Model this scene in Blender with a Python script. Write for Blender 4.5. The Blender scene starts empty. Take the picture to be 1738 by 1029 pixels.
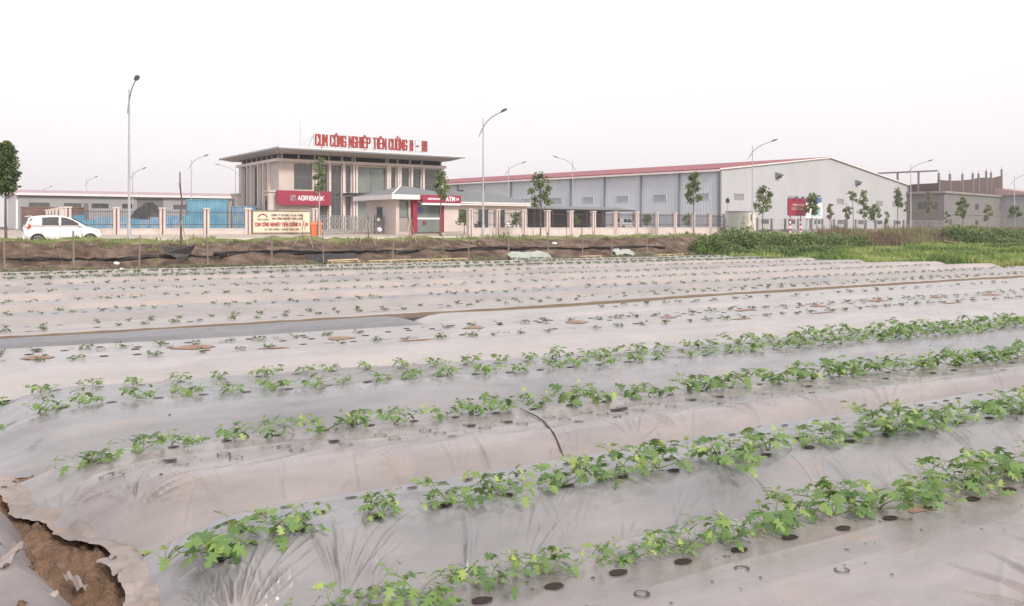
import bpy, math, random
import numpy as np
from mathutils import Vector, Matrix
R = math.radians
SC = bpy.context.scene
COL = SC.collection
# ------------------------------------------------------------------ camera
EYE = 1.7
cam_d = bpy.data.cameras.new('camera'); cam = bpy.data.objects.new('camera', cam_d); COL.objects.link(cam)
cam.location = (0, 0, EYE); cam.rotation_euler = (R(90), 0, 0)
cam_d.sensor_width = 36; cam_d.lens = 36 * 1490 / 1738; cam_d.shift_y = -(514.5 - 385) / 1738
cam_d.clip_start = 0.05; cam_d.clip_end = 8000
SC.camera = cam
# ------------------------------------------------------------------ sky, sun
SUN_EL, SUN_AZ = R(34), R(146)            # azimuth from +Y towards +X
w = bpy.data.worlds.new('World'); SC.world = w; w.use_nodes = True
nt = w.node_tree; nt.nodes.clear()
out = nt.nodes.new('ShaderNodeOutputWorld')
sky = nt.nodes.new('ShaderNodeTexSky'); sky.sky_type = 'NISHITA'; sky.sun_disc = False
sky.sun_elevation = SUN_EL; sky.sun_rotation = SUN_AZ; sky.dust_density = 6; sky.air_density = 1.2
bg1 = nt.nodes.new('ShaderNodeBackground'); bg1.inputs[1].default_value = 0.05
nt.links.new(sky.outputs[0], bg1.inputs[0])
tc = nt.nodes.new('ShaderNodeTexCoord'); sp = nt.nodes.new('ShaderNodeSeparateXYZ')
nt.links.new(tc.outputs['Generated'], sp.inputs[0])
nz = nt.nodes.new('ShaderNodeTexNoise'); nz.inputs['Scale'].default_value = 3.2; nz.inputs['Detail'].default_value = 5
nt.links.new(tc.outputs['Generated'], nz.inputs['Vector'])
ma = nt.nodes.new('ShaderNodeMath'); ma.operation = 'MULTIPLY_ADD'; ma.inputs[1].default_value = 0.16
nt.links.new(nz.outputs['Fac'], ma.inputs[0]); nt.links.new(sp.outputs['Z'], ma.inputs[2])
rp = nt.nodes.new('ShaderNodeValToRGB')
e = rp.color_ramp.elements
e[0].position = 0.03; e[0].color = (0.85, 0.80, 0.83, 1)
e[1].position = 0.34; e[1].color = (0.98, 0.94, 0.95, 1)
m_ = e.new(0.15); m_.color = (0.92, 0.865, 0.89, 1)
nt.links.new(ma.outputs[0], rp.inputs[0])
bg2 = nt.nodes.new('ShaderNodeBackground'); bg2.inputs[1].default_value = 1.0
nt.links.new(rp.outputs[0], bg2.inputs[0])
ad = nt.nodes.new('ShaderNodeAddShader')
nt.links.new(bg1.outputs[0], ad.inputs[0]); nt.links.new(bg2.outputs[0], ad.inputs[1]); nt.links.new(ad.outputs[0], out.inputs[0])
sd = bpy.data.lights.new('sun', 'SUN'); sd.energy = 2.6; sd.angle = R(10); sd.color = (1, .96, .91)
so = bpy.data.objects.new('sun', sd); COL.objects.link(so)
sdir = Vector((math.sin(SUN_AZ) * math.cos(SUN_EL), math.cos(SUN_AZ) * math.cos(SUN_EL), math.sin(SUN_EL)))
so.rotation_euler = sdir.to_track_quat('Z', 'Y').to_euler()
SC.view_settings.view_transform = 'Standard'; SC.view_settings.look = 'None'
SC.view_settings.exposure = 0.0; SC.view_settings.gamma = 1
# ------------------------------------------------------------------ helpers
rng = random.Random(7); NR = np.random.RandomState(11)

def tag(o, label=None, cat=None, group=None, kind=None):
    if label: o['label'] = label
    if cat: o['category'] = cat
    if group: o['group'] = group
    if kind: o['kind'] = kind
    return o

def empty(name, loc=(0, 0, 0), rz=0):
    o = bpy.data.objects.new(name, None); COL.objects.link(o)
    o.location = loc; o.rotation_euler = (0, 0, rz); o.empty_display_size = .2
    return o

def mesh_np(name, V, F, mat, parent=None, smooth=False, midx=None):
    """V (n,3) array, F list of faces or (m,k) array"""
    me = bpy.data.meshes.new(name)
    V = np.asarray(V, dtype=np.float32)
    if isinstance(F, np.ndarray):
        m, k = F.shape
        me.vertices.add(len(V)); me.vertices.foreach_set('co', V.ravel())
        me.loops.add(m * k); me.loops.foreach_set('vertex_index', F.astype(np.int32).ravel())
        me.polygons.add(m); me.polygons.foreach_set('loop_start', np.arange(0, m * k, k, dtype=np.int32))
        me.polygons.foreach_set('loop_total', np.full(m, k, dtype=np.int32))
        me.update(calc_edges=True)
    else:
        me.from_pydata(V.tolist(), [], F)
    mats = mat if isinstance(mat, (list, tuple)) else [mat]
    for x in mats: me.materials.append(x)
    if midx is not None: me.polygons.foreach_set('material_index', np.asarray(midx, dtype=np.int32))
    if smooth: me.polygons.foreach_set('use_smooth', np.ones(len(me.polygons), dtype=bool))
    me.update()
    o = bpy.data.objects.new(name, me); COL.objects.link(o)
    if parent: o.parent = parent
    return o

class MB:
    def __init__(s): s.v = []; s.f = []; s.m = []
    def add(s, V, F, mi=0):
        b = len(s.v); s.v += [tuple(p) for p in V]; s.f += [tuple(i + b for i in q) for q in F]; s.m += [mi] * len(F)
        return s
    def box(s, x0, x1, y0, y1, z0, z1, mi=0, M=None):
        V = [Vector((x, y, z)) for z in (z0, z1) for y in (y0, y1) for x in (x0, x1)]
        if M is not None: V = [M @ p for p in V]
        return s.add(V, [(0, 2, 3, 1), (4, 5, 7, 6), (0, 1, 5, 4), (2, 6, 7, 3), (0, 4, 6, 2), (1, 3, 7, 5)], mi)
    def bar(s, a, b, wd, ht, mi=0):
        a, b = Vector(a), Vector(b); d = (b - a); L = d.length; d.normalize()
        up = Vector((0, 0, 1)) if abs(d.z) < .95 else Vector((0, 1, 0))
        sx = d.cross(up).normalized(); sz = sx.cross(d)
        V = [p + sx * (i * wd / 2) + sz * (j * ht / 2) for p in (a, b) for (i, j) in ((-1, -1), (1, -1), (1, 1), (-1, 1))]
        return s.add(V, [(3, 2, 1, 0), (4, 5, 6, 7), (0, 1, 5, 4), (1, 2, 6, 5), (2, 3, 7, 6), (3, 0, 4, 7)], mi)
    def tube(s, pts, rad, n=8, mi=0, cap=True):
        pts = [Vector(p) for p in pts]
        if not isinstance(rad, (list, tuple)): rad = [rad] * len(pts)
        V = []; prev = None
        for i, p in enumerate(pts):
            d = (pts[min(i + 1, len(pts) - 1)] - pts[max(i - 1, 0)]).normalized()
            if prev is None:
                prev = d.orthogonal().normalized()
            prev = (prev - d * prev.dot(d)).normalized(); q = d.cross(prev)
            for k in range(n):
                a = 2 * math.pi * k / n
                V.append(p + (prev * math.cos(a) + q * math.sin(a)) * rad[i])
        F = []
        for i in range(len(pts) - 1):
            for k in range(n):
                F.append((i * n + k, i * n + (k + 1) % n, (i + 1) * n + (k + 1) % n, (i + 1) * n + k))
        if cap: F += [tuple(range(n))[::-1], tuple(range((len(pts) - 1) * n, len(pts) * n))]
        return s.add(V, F, mi)
    def ext(s, poly, off, mi=0):
        poly = [Vector(p) for p in poly]; off = Vector(off); n = len(poly)
        V = poly + [p + off for p in poly]
        F = [tuple(range(n)), tuple(range(n, 2 * n))[::-1]] + [(i, i + n, (i + 1) % n + n, (i + 1) % n) for i in range(n)]
        return s.add(V, F, mi)
    def wall(s, x0, x1, z0, z1, y0, y1, ops, mi=0, yaxis=False):
        """wall with rectangular openings (xa,xb,za,zb)"""
        xs = sorted(set([x0, x1] + [v for o in ops for v in o[:2] if x0 < v < x1]))
        for a, b in zip(xs[:-1], xs[1:]):
            c = (a + b) / 2
            sp_ = sorted([(max(o[2], z0), min(o[3], z1)) for o in ops if o[0] < c < o[1]])
            z = z0
            for (p, q) in sp_ + [(z1, z1)]:
                if p > z + 1e-4:
                    if yaxis: s.box(y0, y1, a, b, z, p, mi)
                    else: s.box(a, b, y0, y1, z, p, mi)
                z = max(z, q)
        return s
    def build(s, name, mat, parent=None, smooth=False):
        mats = mat if isinstance(mat, (list, tuple)) else [mat]
        return mesh_np(name, np.array(s.v), s.f, mats, parent, smooth, s.m if len(mats) > 1 else None)

def copy_thing(root, loc=None, rz=None, scale=None):
    r = root.copy(); COL.objects.link(r)
    for ch in list(root.children):
        c = ch.copy(); COL.objects.link(c); c.parent = r
        for g in ch.children:
            d = g.copy(); COL.objects.link(d); d.parent = c
    if loc is not None: r.location = loc
    if rz is not None: r.rotation_euler = (0, 0, rz)
    if scale is not None: r.scale = scale if isinstance(scale, tuple) else (scale,) * 3
    return r

# ------------------------------------------------------------------ materials
def mat(name, col, rough=.7, spec=.5, metal=0, noise=None, bump=None, coat=0, emit=None, stripe=None, brick=None, trans=0):
    """noise=(scale, colour2, amount)  bump=(scale, strength, distance)  stripe=(axis, period, strength)"""
    m = bpy.data.materials.new(name); m.use_nodes = True; n = m.node_tree; b = n.nodes['Principled BSDF']
    b.inputs['Base Color'].default_value = (*col, 1); b.inputs['Roughness'].default_value = rough
    b.inputs['Specular IOR Level'].default_value = spec; b.inputs['Metallic'].default_value = metal
    b.inputs['Coat Weight'].default_value = coat
    t = n.nodes.new('ShaderNodeTexCoord'); src = None
    if brick:
        bt = n.nodes.new('ShaderNodeTexBrick'); mp = n.nodes.new('ShaderNodeMapping'); mp.inputs['Rotation'].default_value = brick[3]
        n.links.new(t.outputs['Object'], mp.inputs[0]); n.links.new(mp.outputs[0], bt.inputs[0])
        bt.inputs['Color1'].default_value = (*col, 1); bt.inputs['Color2'].default_value = (*brick[0], 1); bt.inputs['Mortar'].default_value = (*brick[1], 1)
        bt.inputs['Scale'].default_value = brick[2]; bt.inputs['Mortar Size'].default_value = .02
        src = bt.outputs['Color']
    if noise:
        nz_ = n.nodes.new('ShaderNodeTexNoise'); nz_.inputs['Scale'].default_value = noise[0]; nz_.inputs['Detail'].default_value = 6; nz_.inputs['Roughness'].default_value = .6
        n.links.new(t.outputs['Object'], nz_.inputs['Vector'])
        r_ = n.nodes.new('ShaderNodeValToRGB'); r_.color_ramp.elements[0].position = .38; r_.color_ramp.elements[1].position = .68
        r_.color_ramp.elements[0].color = (0, 0, 0, 1); r_.color_ramp.elements[1].color = (noise[2],) * 3 + (1,)
        n.links.new(nz_.outputs['Fac'], r_.inputs[0])
        mx = n.nodes.new('ShaderNodeMixRGB'); mx.inputs[1].default_value = (*col, 1); mx.inputs[2].default_value = (*noise[1], 1)
        if src: n.links.new(src, mx.inputs[1])
        n.links.new(r_.outputs[0], mx.inputs[0]); src = mx.outputs[0]
    if src: n.links.new(src, b.inputs['Base Color'])
    if stripe:
        sx = n.nodes.new('ShaderNodeSeparateXYZ'); n.links.new(t.outputs['Object'], sx.inputs[0])
        mu = n.nodes.new('ShaderNodeMath'); mu.operation = 'MULTIPLY'; mu.inputs[1].default_value = 2 * math.pi / stripe[1]
        n.links.new(sx.outputs[stripe[0]], mu.inputs[0])
        si = n.nodes.new('ShaderNodeMath'); si.operation = 'SINE'; n.links.new(mu.outputs[0], si.inputs[0])
        bp = n.nodes.new('ShaderNodeBump'); bp.inputs['Strength'].default_value = stripe[2]; bp.inputs['Distance'].default_value = stripe[1] * .15
        n.links.new(si.outputs[0], bp.inputs['Height']); n.links.new(bp.outputs[0], b.inputs['Normal'])
    elif bump:
        nb = n.nodes.new('ShaderNodeTexNoise'); nb.inputs['Scale'].default_value = bump[0]; nb.inputs['Detail'].default_value = 5
        n.links.new(t.outputs['Object'], nb.inputs['Vector'])
        bp = n.nodes.new('ShaderNodeBump'); bp.inputs['Strength'].default_value = bump[1]; bp.inputs['Distance'].default_value = bump[2]
        n.links.new(nb.outputs['Fac'], bp.inputs['Height']); n.links.new(bp.outputs[0], b.inputs['Normal'])
    if emit:
        b.inputs['Emission Color'].default_value = (*emit, 1); b.inputs['Emission Strength'].default_value = 1
    return m

def leafmat(name, stops, rough=.5, trans=.25):
    """colour picked per leaf from the 'tint' face attribute"""
    m = bpy.data.materials.new(name); m.use_nodes = True; n = m.node_tree; b = n.nodes['Principled BSDF']
    a = n.nodes.new('ShaderNodeAttribute'); a.attribute_name = 'tint'
    r_ = n.nodes.new('ShaderNodeValToRGB'); el = r_.color_ramp.elements
    el[0].position = stops[0][0]; el[0].color = (*stops[0][1], 1); el[1].position = stops[-1][0]; el[1].color = (*stops[-1][1], 1)
    for p, c in stops[1:-1]:
        x = el.new(p); x.color = (*c, 1)
    n.links.new(a.outputs['Fac'], r_.inputs[0]); n.links.new(r_.outputs[0], b.inputs['Base Color'])
    b.inputs['Roughness'].default_value = rough; b.inputs['Specular IOR Level'].default_value = .35
    tr = n.nodes.new('ShaderNodeBsdfTranslucent'); mx = n.nodes.new('ShaderNodeMixShader'); mx.inputs[0].default_value = trans
    hs = n.nodes.new('ShaderNodeHueSaturation'); hs.inputs['Value'].default_value = 1.5; hs.inputs['Hue'].default_value = .49
    n.links.new(r_.outputs[0], hs.inputs['Color']); n.links.new(hs.outputs[0], tr.inputs[0])
    o = n.nodes['Material Output']; n.links.new(b.outputs[0], mx.inputs[1]); n.links.new(tr.outputs[0], mx.inputs[2]); n.links.new(mx.outputs[0], o.inputs[0])
    return m

def set_tint(o, arr):
    a = o.data.attributes.new('tint', 'FLOAT', 'FACE'); a.data.foreach_set('value', np.asarray(arr, dtype=np.float32))

M = {}
M['cream'] = mat('cream_render', (.56, .49, .465), .85, noise=(.5, (.46, .395, .37), .8), bump=(30, .1, .01))
M['trim'] = mat('pale_trim', (.66, .585, .565), .8, noise=(1.2, (.56, .495, .475), .6))
M['panel'] = mat('grey_beige_panel', (.33, .29, .27), .75, noise=(.8, (.27, .24, .225), .7))
M['glass'] = mat('dark_window_glass', (.055, .065, .065), .06, .9)
M['glass_green'] = mat('green_tinted_glass', (.13, .165, .155), .1, .8, noise=(.35, (.22, .25, .235), .8))
M['dark'] = mat('dark_grey', (.035, .033, .036), .7)
M['frame'] = mat('window_frame_grey', (.12, .12, .125), .5)
M['roof_grey'] = mat('grey_roof_tile', (.19, .20, .205), .75, noise=(3, (.14, .15, .155), .8), stripe=(2, .12, .5))
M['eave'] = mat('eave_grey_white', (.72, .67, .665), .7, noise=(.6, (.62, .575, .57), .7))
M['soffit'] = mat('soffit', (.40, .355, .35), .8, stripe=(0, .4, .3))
M['red_sign'] = mat('red_sign_sheet', (.29, .025, .06), .45, noise=(.7, (.24, .02, .05), .7))
M['red_letter'] = mat('red_letter', (.30, .028, .02), .5, noise=(2, (.22, .02, .016), .7))
M['white'] = mat('white_paint', (.8, .8, .8), .5)
M['wh_wall'] = mat('white_sheet_wall', (.425, .43, .455), .5, noise=(.16, (.37, .375, .395), .8), stripe=(0, .5, .25))
M['wh_wall_side'] = mat('shaded_side_sheet_wall', (.52, .55, .61), .5, noise=(.16, (.46, .49, .54), .8), stripe=(1, .5, .25))  # same sheet as the gable; the shaded side's bluish tone is in the colour
M['red_roof'] = mat('red_sheet_roof', (.26, .05, .062), .55, noise=(.2, (.28, .05, .06), .7), stripe=(1, .6, .2))
M['pipe'] = mat('grey_pipe', (.20, .21, .235), .5)
M['pole'] = mat('galvanised_pole', (.42, .42, .44), .5, metal=.2, noise=(2, (.24, .24, .26), .5))
M['lamp'] = mat('lamp_head_grey', (.12, .11, .11), .5)
M['pillar'] = mat('pinkish_fence_render', (.56, .495, .47), .85, noise=(1.3, (.47, .39, .365), .8), bump=(25, .1, .01))
M['maroon'] = mat('maroon_groove', (.17, .06, .06), .8)
M['iron'] = mat('black_iron', (.045, .045, .055), .5)
M['concrete'] = mat('raw_concrete', (.25, .235, .23), .9, noise=(.6, (.18, .17, .165), .9), bump=(12, .2, .02))
M['block'] = mat('grey_block_wall', (.19, .185, .18), .9, brick=((.165, .16, .155), (.14, .135, .13), 1.6, (R(90), 0, 0)), noise=(.25, (.17, .16, .155), .8))
M['brickA'] = mat('red_brick', (.095, .058, .053), .9, brick=((.08, .05, .045), (.12, .10, .095), 3.0, (R(90), 0, 0)), noise=(.3, (.10, .065, .06), .8))
M['pink_roof'] = mat('faded_pink_roof', (.42, .29, .30), .6, noise=(.1, (.37, .25, .26), .7), stripe=(0, .6, .2))
M['fac_wall'] = mat('grey_factory_wall', (.31, .31, .32), .9, noise=(.3, (.25, .25, .26), .8), stripe=(2, .4, .15))
M['blue'] = mat('blue_sheet', (.075, .24, .38), .6, noise=(.9, (.17, .34, .42), .95), stripe=(0, .28, .6))
M['blue2'] = mat('faded_blue_sheet', (.11, .27, .44), .6, noise=(1.6, (.30, .34, .36), 1.0), stripe=(0, .28, .6))
M['rust'] = mat('rusty_sheet', (.12, .065, .055), .8, noise=(1, (.2, .13, .11), .8))
M['orange'] = mat('orange_plastic', (.62, .16, .06), .45, noise=(3, (.52, .14, .07), .5))
M['wood'] = mat('weathered_wood', (.24, .19, .155), .9, noise=(5, (.15, .12, .10), .8))
M['bamboo'] = mat('dry_bamboo', (.50, .38, .24), .75, noise=(4, (.33, .25, .17), .8))
M['bark'] = mat('bark', (.15, .115, .09), .95, noise=(9, (.08, .06, .05), .9), bump=(20, .5, .02))
M['palebark'] = mat('pale_bark', (.40, .36, .32), .9, noise=(7, (.25, .21, .18), .9))
M['black_film'] = mat('black_film', (.022, .020, .022), .45, noise=(4, (.05, .045, .045), .8), bump=(14, .8, .05))
M['tarp'] = mat('pale_green_tarp', (.37, .40, .36), .6, noise=(2, (.28, .29, .26), .8), bump=(9, .7, .05))
M['car'] = mat('white_car_paint', (.74, .73, .73), .25, .5, coat=.8)
M['car_glass'] = mat('car_window_glass', (.02, .02, .022), .35, .12)
M['silver'] = mat('silver_car_paint', (.48, .48, .49), .3, .5, coat=.8)
M['tyre'] = mat('tyre_rubber', (.03, .03, .03), .85)
M['rim'] = mat('alloy_rim', (.42, .42, .43), .35, metal=.7)
M['tail'] = mat('red_lamp_lens', (.55, .02, .02), .2)
M['lens'] = mat('clear_lens', (.6, .6, .6), .1)
M['green_cab'] = mat('pale_green_steel', (.40, .43, .385), .6, noise=(1, (.34, .36, .32), .7))
M['steel'] = mat('stainless_gate', (.36, .345, .35), .35, metal=.5)
M['beige_board'] = mat('beige_sign_board', (.70, .59, .46), .6, noise=(1, (.60, .50, .39), .6))
M['ink'] = mat('black_lettering', (.06, .045, .04), .6)
M['blue_ink'] = mat('blue_sign', (.07, .13, .33), .5)
M['pale_blue'] = mat('pale_blue_print', (.22, .42, .46), .5, noise=(2, (.5, .6, .62), .9))
M['stem'] = mat('plant_stem', (.16, .22, .07), .6)
M['soilhole'] = mat('hole_soil', (.030, .020, .016), .95)
M['scorch'] = mat('cut_edge', (.06, .05, .048), .8)
M['rawsoil'] = mat('orange_soil', (.33, .20, .145), .95, noise=(14, (.25, .15, .11), .9), bump=(60, .6, .02))
LEAF = leafmat('melon_leaf', [(0, (.085, .155, .055)), (.35, (.145, .245, .08)), (.7, (.22, .33, .09)), (1, (.38, .46, .13))], .42, .3)
SEED = leafmat('seedling_leaf', [(0, (.07, .10, .055)), (.5, (.13, .175, .085)), (1, (.28, .31, .15))], .5, .25)
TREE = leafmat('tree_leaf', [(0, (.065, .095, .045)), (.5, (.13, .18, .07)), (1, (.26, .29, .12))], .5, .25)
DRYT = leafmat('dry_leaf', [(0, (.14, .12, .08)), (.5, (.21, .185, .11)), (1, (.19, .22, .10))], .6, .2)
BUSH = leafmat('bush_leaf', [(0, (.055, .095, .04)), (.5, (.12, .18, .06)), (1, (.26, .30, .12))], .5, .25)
GRASS = leafmat('bright_grass', [(0, (.07, .115, .035)), (.4, (.17, .26, .065)), (.7, (.24, .33, .09)), (1, (.38, .40, .16))], .5, .3)
VERGE = leafmat('verge_grass', [(0, (.10, .15, .04)), (.5, (.18, .22, .07)), (1, (.33, .29, .16))], .6, .25)
REED = leafmat('dry_reed', [(0, (.15, .115, .075)), (.5, (.25, .20, .13)), (1, (.20, .22, .09))], .7, .2)

# ------------------------------------------------------------------ numpy noise
def _h(ix, iy, s):
    n = (ix * 374761393 + iy * 668265263 + s * 1442695041) & 0xffffffff
    n = ((n ^ (n >> 13)) * 1274126177) & 0xffffffff
    return ((n ^ (n >> 16)) & 0xffff) / 65535.0
def vnoise(x, y, s=0):
    x = np.asarray(x, float); y = np.asarray(y, float)
    ix = np.floor(x).astype(np.int64); iy = np.floor(y).astype(np.int64)
    fx = x - ix; fy = y - iy; fx = fx * fx * (3 - 2 * fx); fy = fy * fy * (3 - 2 * fy)
    a = _h(ix, iy, s); b = _h(ix + 1, iy, s); c = _h(ix, iy + 1, s); d = _h(ix + 1, iy + 1, s)
    return (a * (1 - fx) + b * fx) * (1 - fy) + (c * (1 - fx) + d * fx) * fy
def fbm(x, y, s=0, o=4):
    r = 0; a = .5; t = 0
    for i in range(o):
        r = r + a * vnoise(x * 2 ** i, y * 2 ** i, s + i * 17); t += a; a *= .5
    return r / t
def sst(a, b, x):
    t = np.clip((x - a) / (b - a), 0, 1); return t * t * (3 - 2 * t)

# ------------------------------------------------------------------ road line and terrain
LP = np.array([(-170, -38.5), (-100, 8.5), (-25.6, 58.7), (-2.44, 74.3), (27.2, 99.3), (58.6, 129), (91, 159), (240, 300)], float)
def smooth_line(P, n=14):
    out_ = []
    for i in range(len(P) - 1):
        p0 = P[max(i - 1, 0)]; p1 = P[i]; p2 = P[i + 1]; p3 = P[min(i + 2, len(P) - 1)]
        L = np.linalg.norm(p2 - p1); m1 = (p2 - p0) / (np.linalg.norm(p2 - p0) + 1e-9) * L; m2 = (p3 - p1) / (np.linalg.norm(p3 - p1) + 1e-9) * L
        for k in range(n):
            t = k / n; t2 = t * t; t3 = t2 * t
            out_.append((2 * t3 - 3 * t2 + 1) * p1 + (t3 - 2 * t2 + t) * m1 + (-2 * t3 + 3 * t2) * p2 + (t3 - t2) * m2)
    out_.append(P[-1]); return np.array(out_)
LS = smooth_line(LP)
def qdist(x, y):
    """signed distance from the lamp line, negative on the field side"""
    x = np.asarray(x, float); y = np.asarray(y, float)
    best = np.full(x.shape, 1e9); sg = np.ones(x.shape)
    for a, b in zip(LS[:-1], LS[1:]):
        d = b - a; L2 = d @ d
        t = np.clip(((x - a[0]) * d[0] + (y - a[1]) * d[1]) / L2, 0, 1)
        dx = x - a[0] - t * d[0]; dy = y - a[1] - t * d[1]; dd = np.hypot(dx, dy)
        cr = d[0] * (y - a[1]) - d[1] * (x - a[0])
        m = dd < best; best = np.where(m, dd, best); sg = np.where(m, np.sign(cr), sg)
    return best * sg
def terrain(x, y):
    q = qdist(x, y)
    z = np.interp(q, [-300, -23.6, -22.6, -21, -18.8, -17.6, -16.6, -16.2, -3.6, -3.4, 0, 6, 14, 30, 400],
                  [-.34, -.34, -.12, .18, .84, 1.14, .92, .66, .66, .78, .80, .88, 1.12, 1.30, 1.3])
    bank = sst(-23.8, -22.5, q) * (1 - sst(-17.8, -16.4, q))
    z = z + bank * ((fbm(x * .8, y * .8, 3) - .5) * .5 + (fbm(x * 2.6, y * 2.6, 9) - .5) * .34)
    low = 1 - sst(-24, -23, q)
    u_, v_ = x * .8660254 + y * .5, -x * .5 + y * .8660254
    z = z - .10 * low * (u_ < 40.5)
    z = z + low * (fbm(x * 1.3, y * 1.3, 21) - .5) * .07
    return z
def tz(x, y): return float(terrain(np.array([x]), np.array([y]))[0])

# field axes: u along the plant rows, v across them
CU, SU = math.cos(R(30)), math.sin(R(30))
def uv2xy(u, v): return u * CU - v * SU, u * SU + v * CU
def xy2uv(x, y): return x * CU + y * SU, -x * SU + y * CU

def axis(dense0, dense1, step, lo, hi):
    a = list(np.arange(dense0, dense1 + step / 2, step)); s = step; x = a[-1]
    while x < hi: s *= 1.25; x += s; a.append(x)
    s = step; x = a[0]; pre = []
    while x > lo: s *= 1.25; x -= s; pre.append(x)
    return np.array(pre[::-1] + a)
gx = axis(-42, 62, .42, -4000, 4000); gy = axis(14, 100, .42, -300, 6000)
GX, GY = np.meshgrid(gx, gy); GZ = terrain(GX, GY)
def gridfaces(nr, nc):
    i = np.arange(nr - 1)[:, None] * nc + np.arange(nc - 1)[None]
    return np.stack([i, i + 1, i + nc + 1, i + nc], -1).reshape(-1, 4)

def ground_material():
    m = bpy.data.materials.new('ground_soil_and_grass'); m.use_nodes = True; n = m.node_tree; b = n.nodes['Principled BSDF']; b.inputs['Roughness'].default_value = .95; b.inputs['Specular IOR Level'].default_value = .2
    a = n.nodes.new('ShaderNodeAttribute'); a.attribute_name = 'green'
    g = n.nodes.new('ShaderNodeNewGeometry')
    def noise(sc, d=6):
        x = n.nodes.new('ShaderNodeTexNoise'); x.inputs['Scale'].default_value = sc; x.inputs['Detail'].default_value = d; x.inputs['Roughness'].default_value = .65
        n.links.new(g.outputs['Position'], x.inputs['Vector']); return x
    def ramp(src, st):
        r = n.nodes.new('ShaderNodeValToRGB'); el = r.color_ramp.elements
        el[0].position, el[0].color = st[0][0], (*st[0][1], 1); el[1].position, el[1].color = st[-1][0], (*st[-1][1], 1)
        for p, c in st[1:-1]:
            q = el.new(p); q.color = (*c, 1)
        n.links.new(src, r.inputs[0]); return r
    soil = ramp(noise(1.1).outputs['Fac'], [(.3, (.045, .03, .024)), (.46, (.10, .068, .052)), (.58, (.17, .12, .093)), (.74, (.30, .23, .18))])
    gr = ramp(noise(1.6).outputs['Fac'], [(.3, (.11, .13, .045)), (.5, (.17, .19, .07)), (.7, (.28, .25, .14))])
    ad_ = n.nodes.new('ShaderNodeMath'); ad_.operation = 'MULTIPLY_ADD'; ad_.inputs[1].default_value = .9
    n2 = noise(.9, 8); sb = n.nodes.new('ShaderNodeMath'); sb.operation = 'SUBTRACT'; sb.inputs[1].default_value = .5
    n.links.new(n2.outputs['Fac'], sb.inputs[0]); n.links.new(sb.outputs[0], ad_.inputs[0]); n.links.new(a.outputs['Fac'], ad_.inputs[2])
    mr = ramp(ad_.outputs[0], [(.42, (0, 0, 0)), (.58, (1, 1, 1))])
    mx = n.nodes.new('ShaderNodeMixRGB'); n.links.new(mr.outputs[0], mx.inputs[0]); n.links.new(soil.outputs[0], mx.inputs[1]); n.links.new(gr.outputs[0], mx.inputs[2])
    pv = n.nodes.new('ShaderNodeAttribute'); pv.attribute_name = 'paved'
    pc = ramp(noise(.6).outputs['Fac'], [(.3, (.36, .31, .26)), (.7, (.50, .44, .375))])
    m3 = n.nodes.new('ShaderNodeMixRGB'); n.links.new(pv.outputs['Fac'], m3.inputs[0]); n.links.new(mx.outputs[0], m3.inputs[1]); n.links.new(pc.outputs[0], m3.inputs[2])
    n.links.new(m3.outputs[0], b.inputs['Base Color'])
    bp = n.nodes.new('ShaderNodeBump'); bp.inputs['Strength'].default_value = .9; bp.inputs['Distance'].default_value = .06
    n.links.new(noise(6, 8).outputs['Fac'], bp.inputs['Height']); n.links.new(bp.outputs[0], b.inputs['Normal'])
    return m
ground = mesh_np('ground', np.stack([GX, GY, GZ], -1).reshape(-1, 3), gridfaces(len(gy), len(gx)), ground_material(), smooth=True)
tag(ground, kind='structure')
Q = qdist(GX, GY); U_, V_ = xy2uv(GX, GY)
green = np.clip(.12 + .68 * sst(-19.0, -17.6, Q) - .55 * sst(-3, -1, Q) + .1 * sst(3, 8, Q), 0, 1)
green = np.where((Q < -19) & (U_ > 40), .9, green)
green = np.where((Q < -19) & (U_ > 40) & (Q > -23), .35, green)
at = ground.data.attributes.new('green', 'FLOAT', 'POINT'); at.data.foreach_set('value', green.ravel().astype(np.float32))

pav = sst(-1, .2, Q) * (Q < 70)
at = ground.data.attributes.new('paved', 'FLOAT', 'POINT'); at.data.foreach_set('value', pav.ravel().astype(np.float32))

def strip(name, q0, q1, z, m, thick=.16, i0=8, i1=None, kind='structure'):
    P = LS[i0:i1]; T = np.gradient(P, axis=0); T /= np.linalg.norm(T, axis=1)[:, None]; N = np.stack([-T[:, 1], T[:, 0]], 1)
    A = P + N * q0; B = P + N * q1; n = len(P)
    V = np.concatenate([np.c_[A, np.full(n, z)], np.c_[B, np.full(n, z)], np.c_[A, np.full(n, z - thick)], np.c_[B, np.full(n, z - thick)]])
    F = []
    for i in range(n - 1):
        F += [(i, n + i, n + i + 1, i + 1), (2 * n + i, i, i + 1, 2 * n + i + 1), (n + i, 3 * n + i, 3 * n + i + 1, n + i + 1)]
    F = [f[::-1] for f in F]
    o = mesh_np(name, V, F, m); tag(o, kind=kind); return o
M['asphalt'] = mat('road_surface', (.33, .295, .265), .9, noise=(.5, (.40, .36, .32), .8), bump=(40, .3, .01))
M['pave'] = mat('pale_concrete_paving', (.60, .54, .46), .9, noise=(.7, (.50, .45, .38), .9), bump=(20, .2, .01))
M['kerb'] = mat('kerb_stone', (.55, .52, .48), .9, noise=(1.4, (.4, .37, .34), .8))
strip('road', -16, -4.2, .78, M['asphalt'])
strip('kerb', -4.2, -3.95, .90, M['kerb'])
strip('pavement', -3.95, .4, .894, M['pave'])
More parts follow.
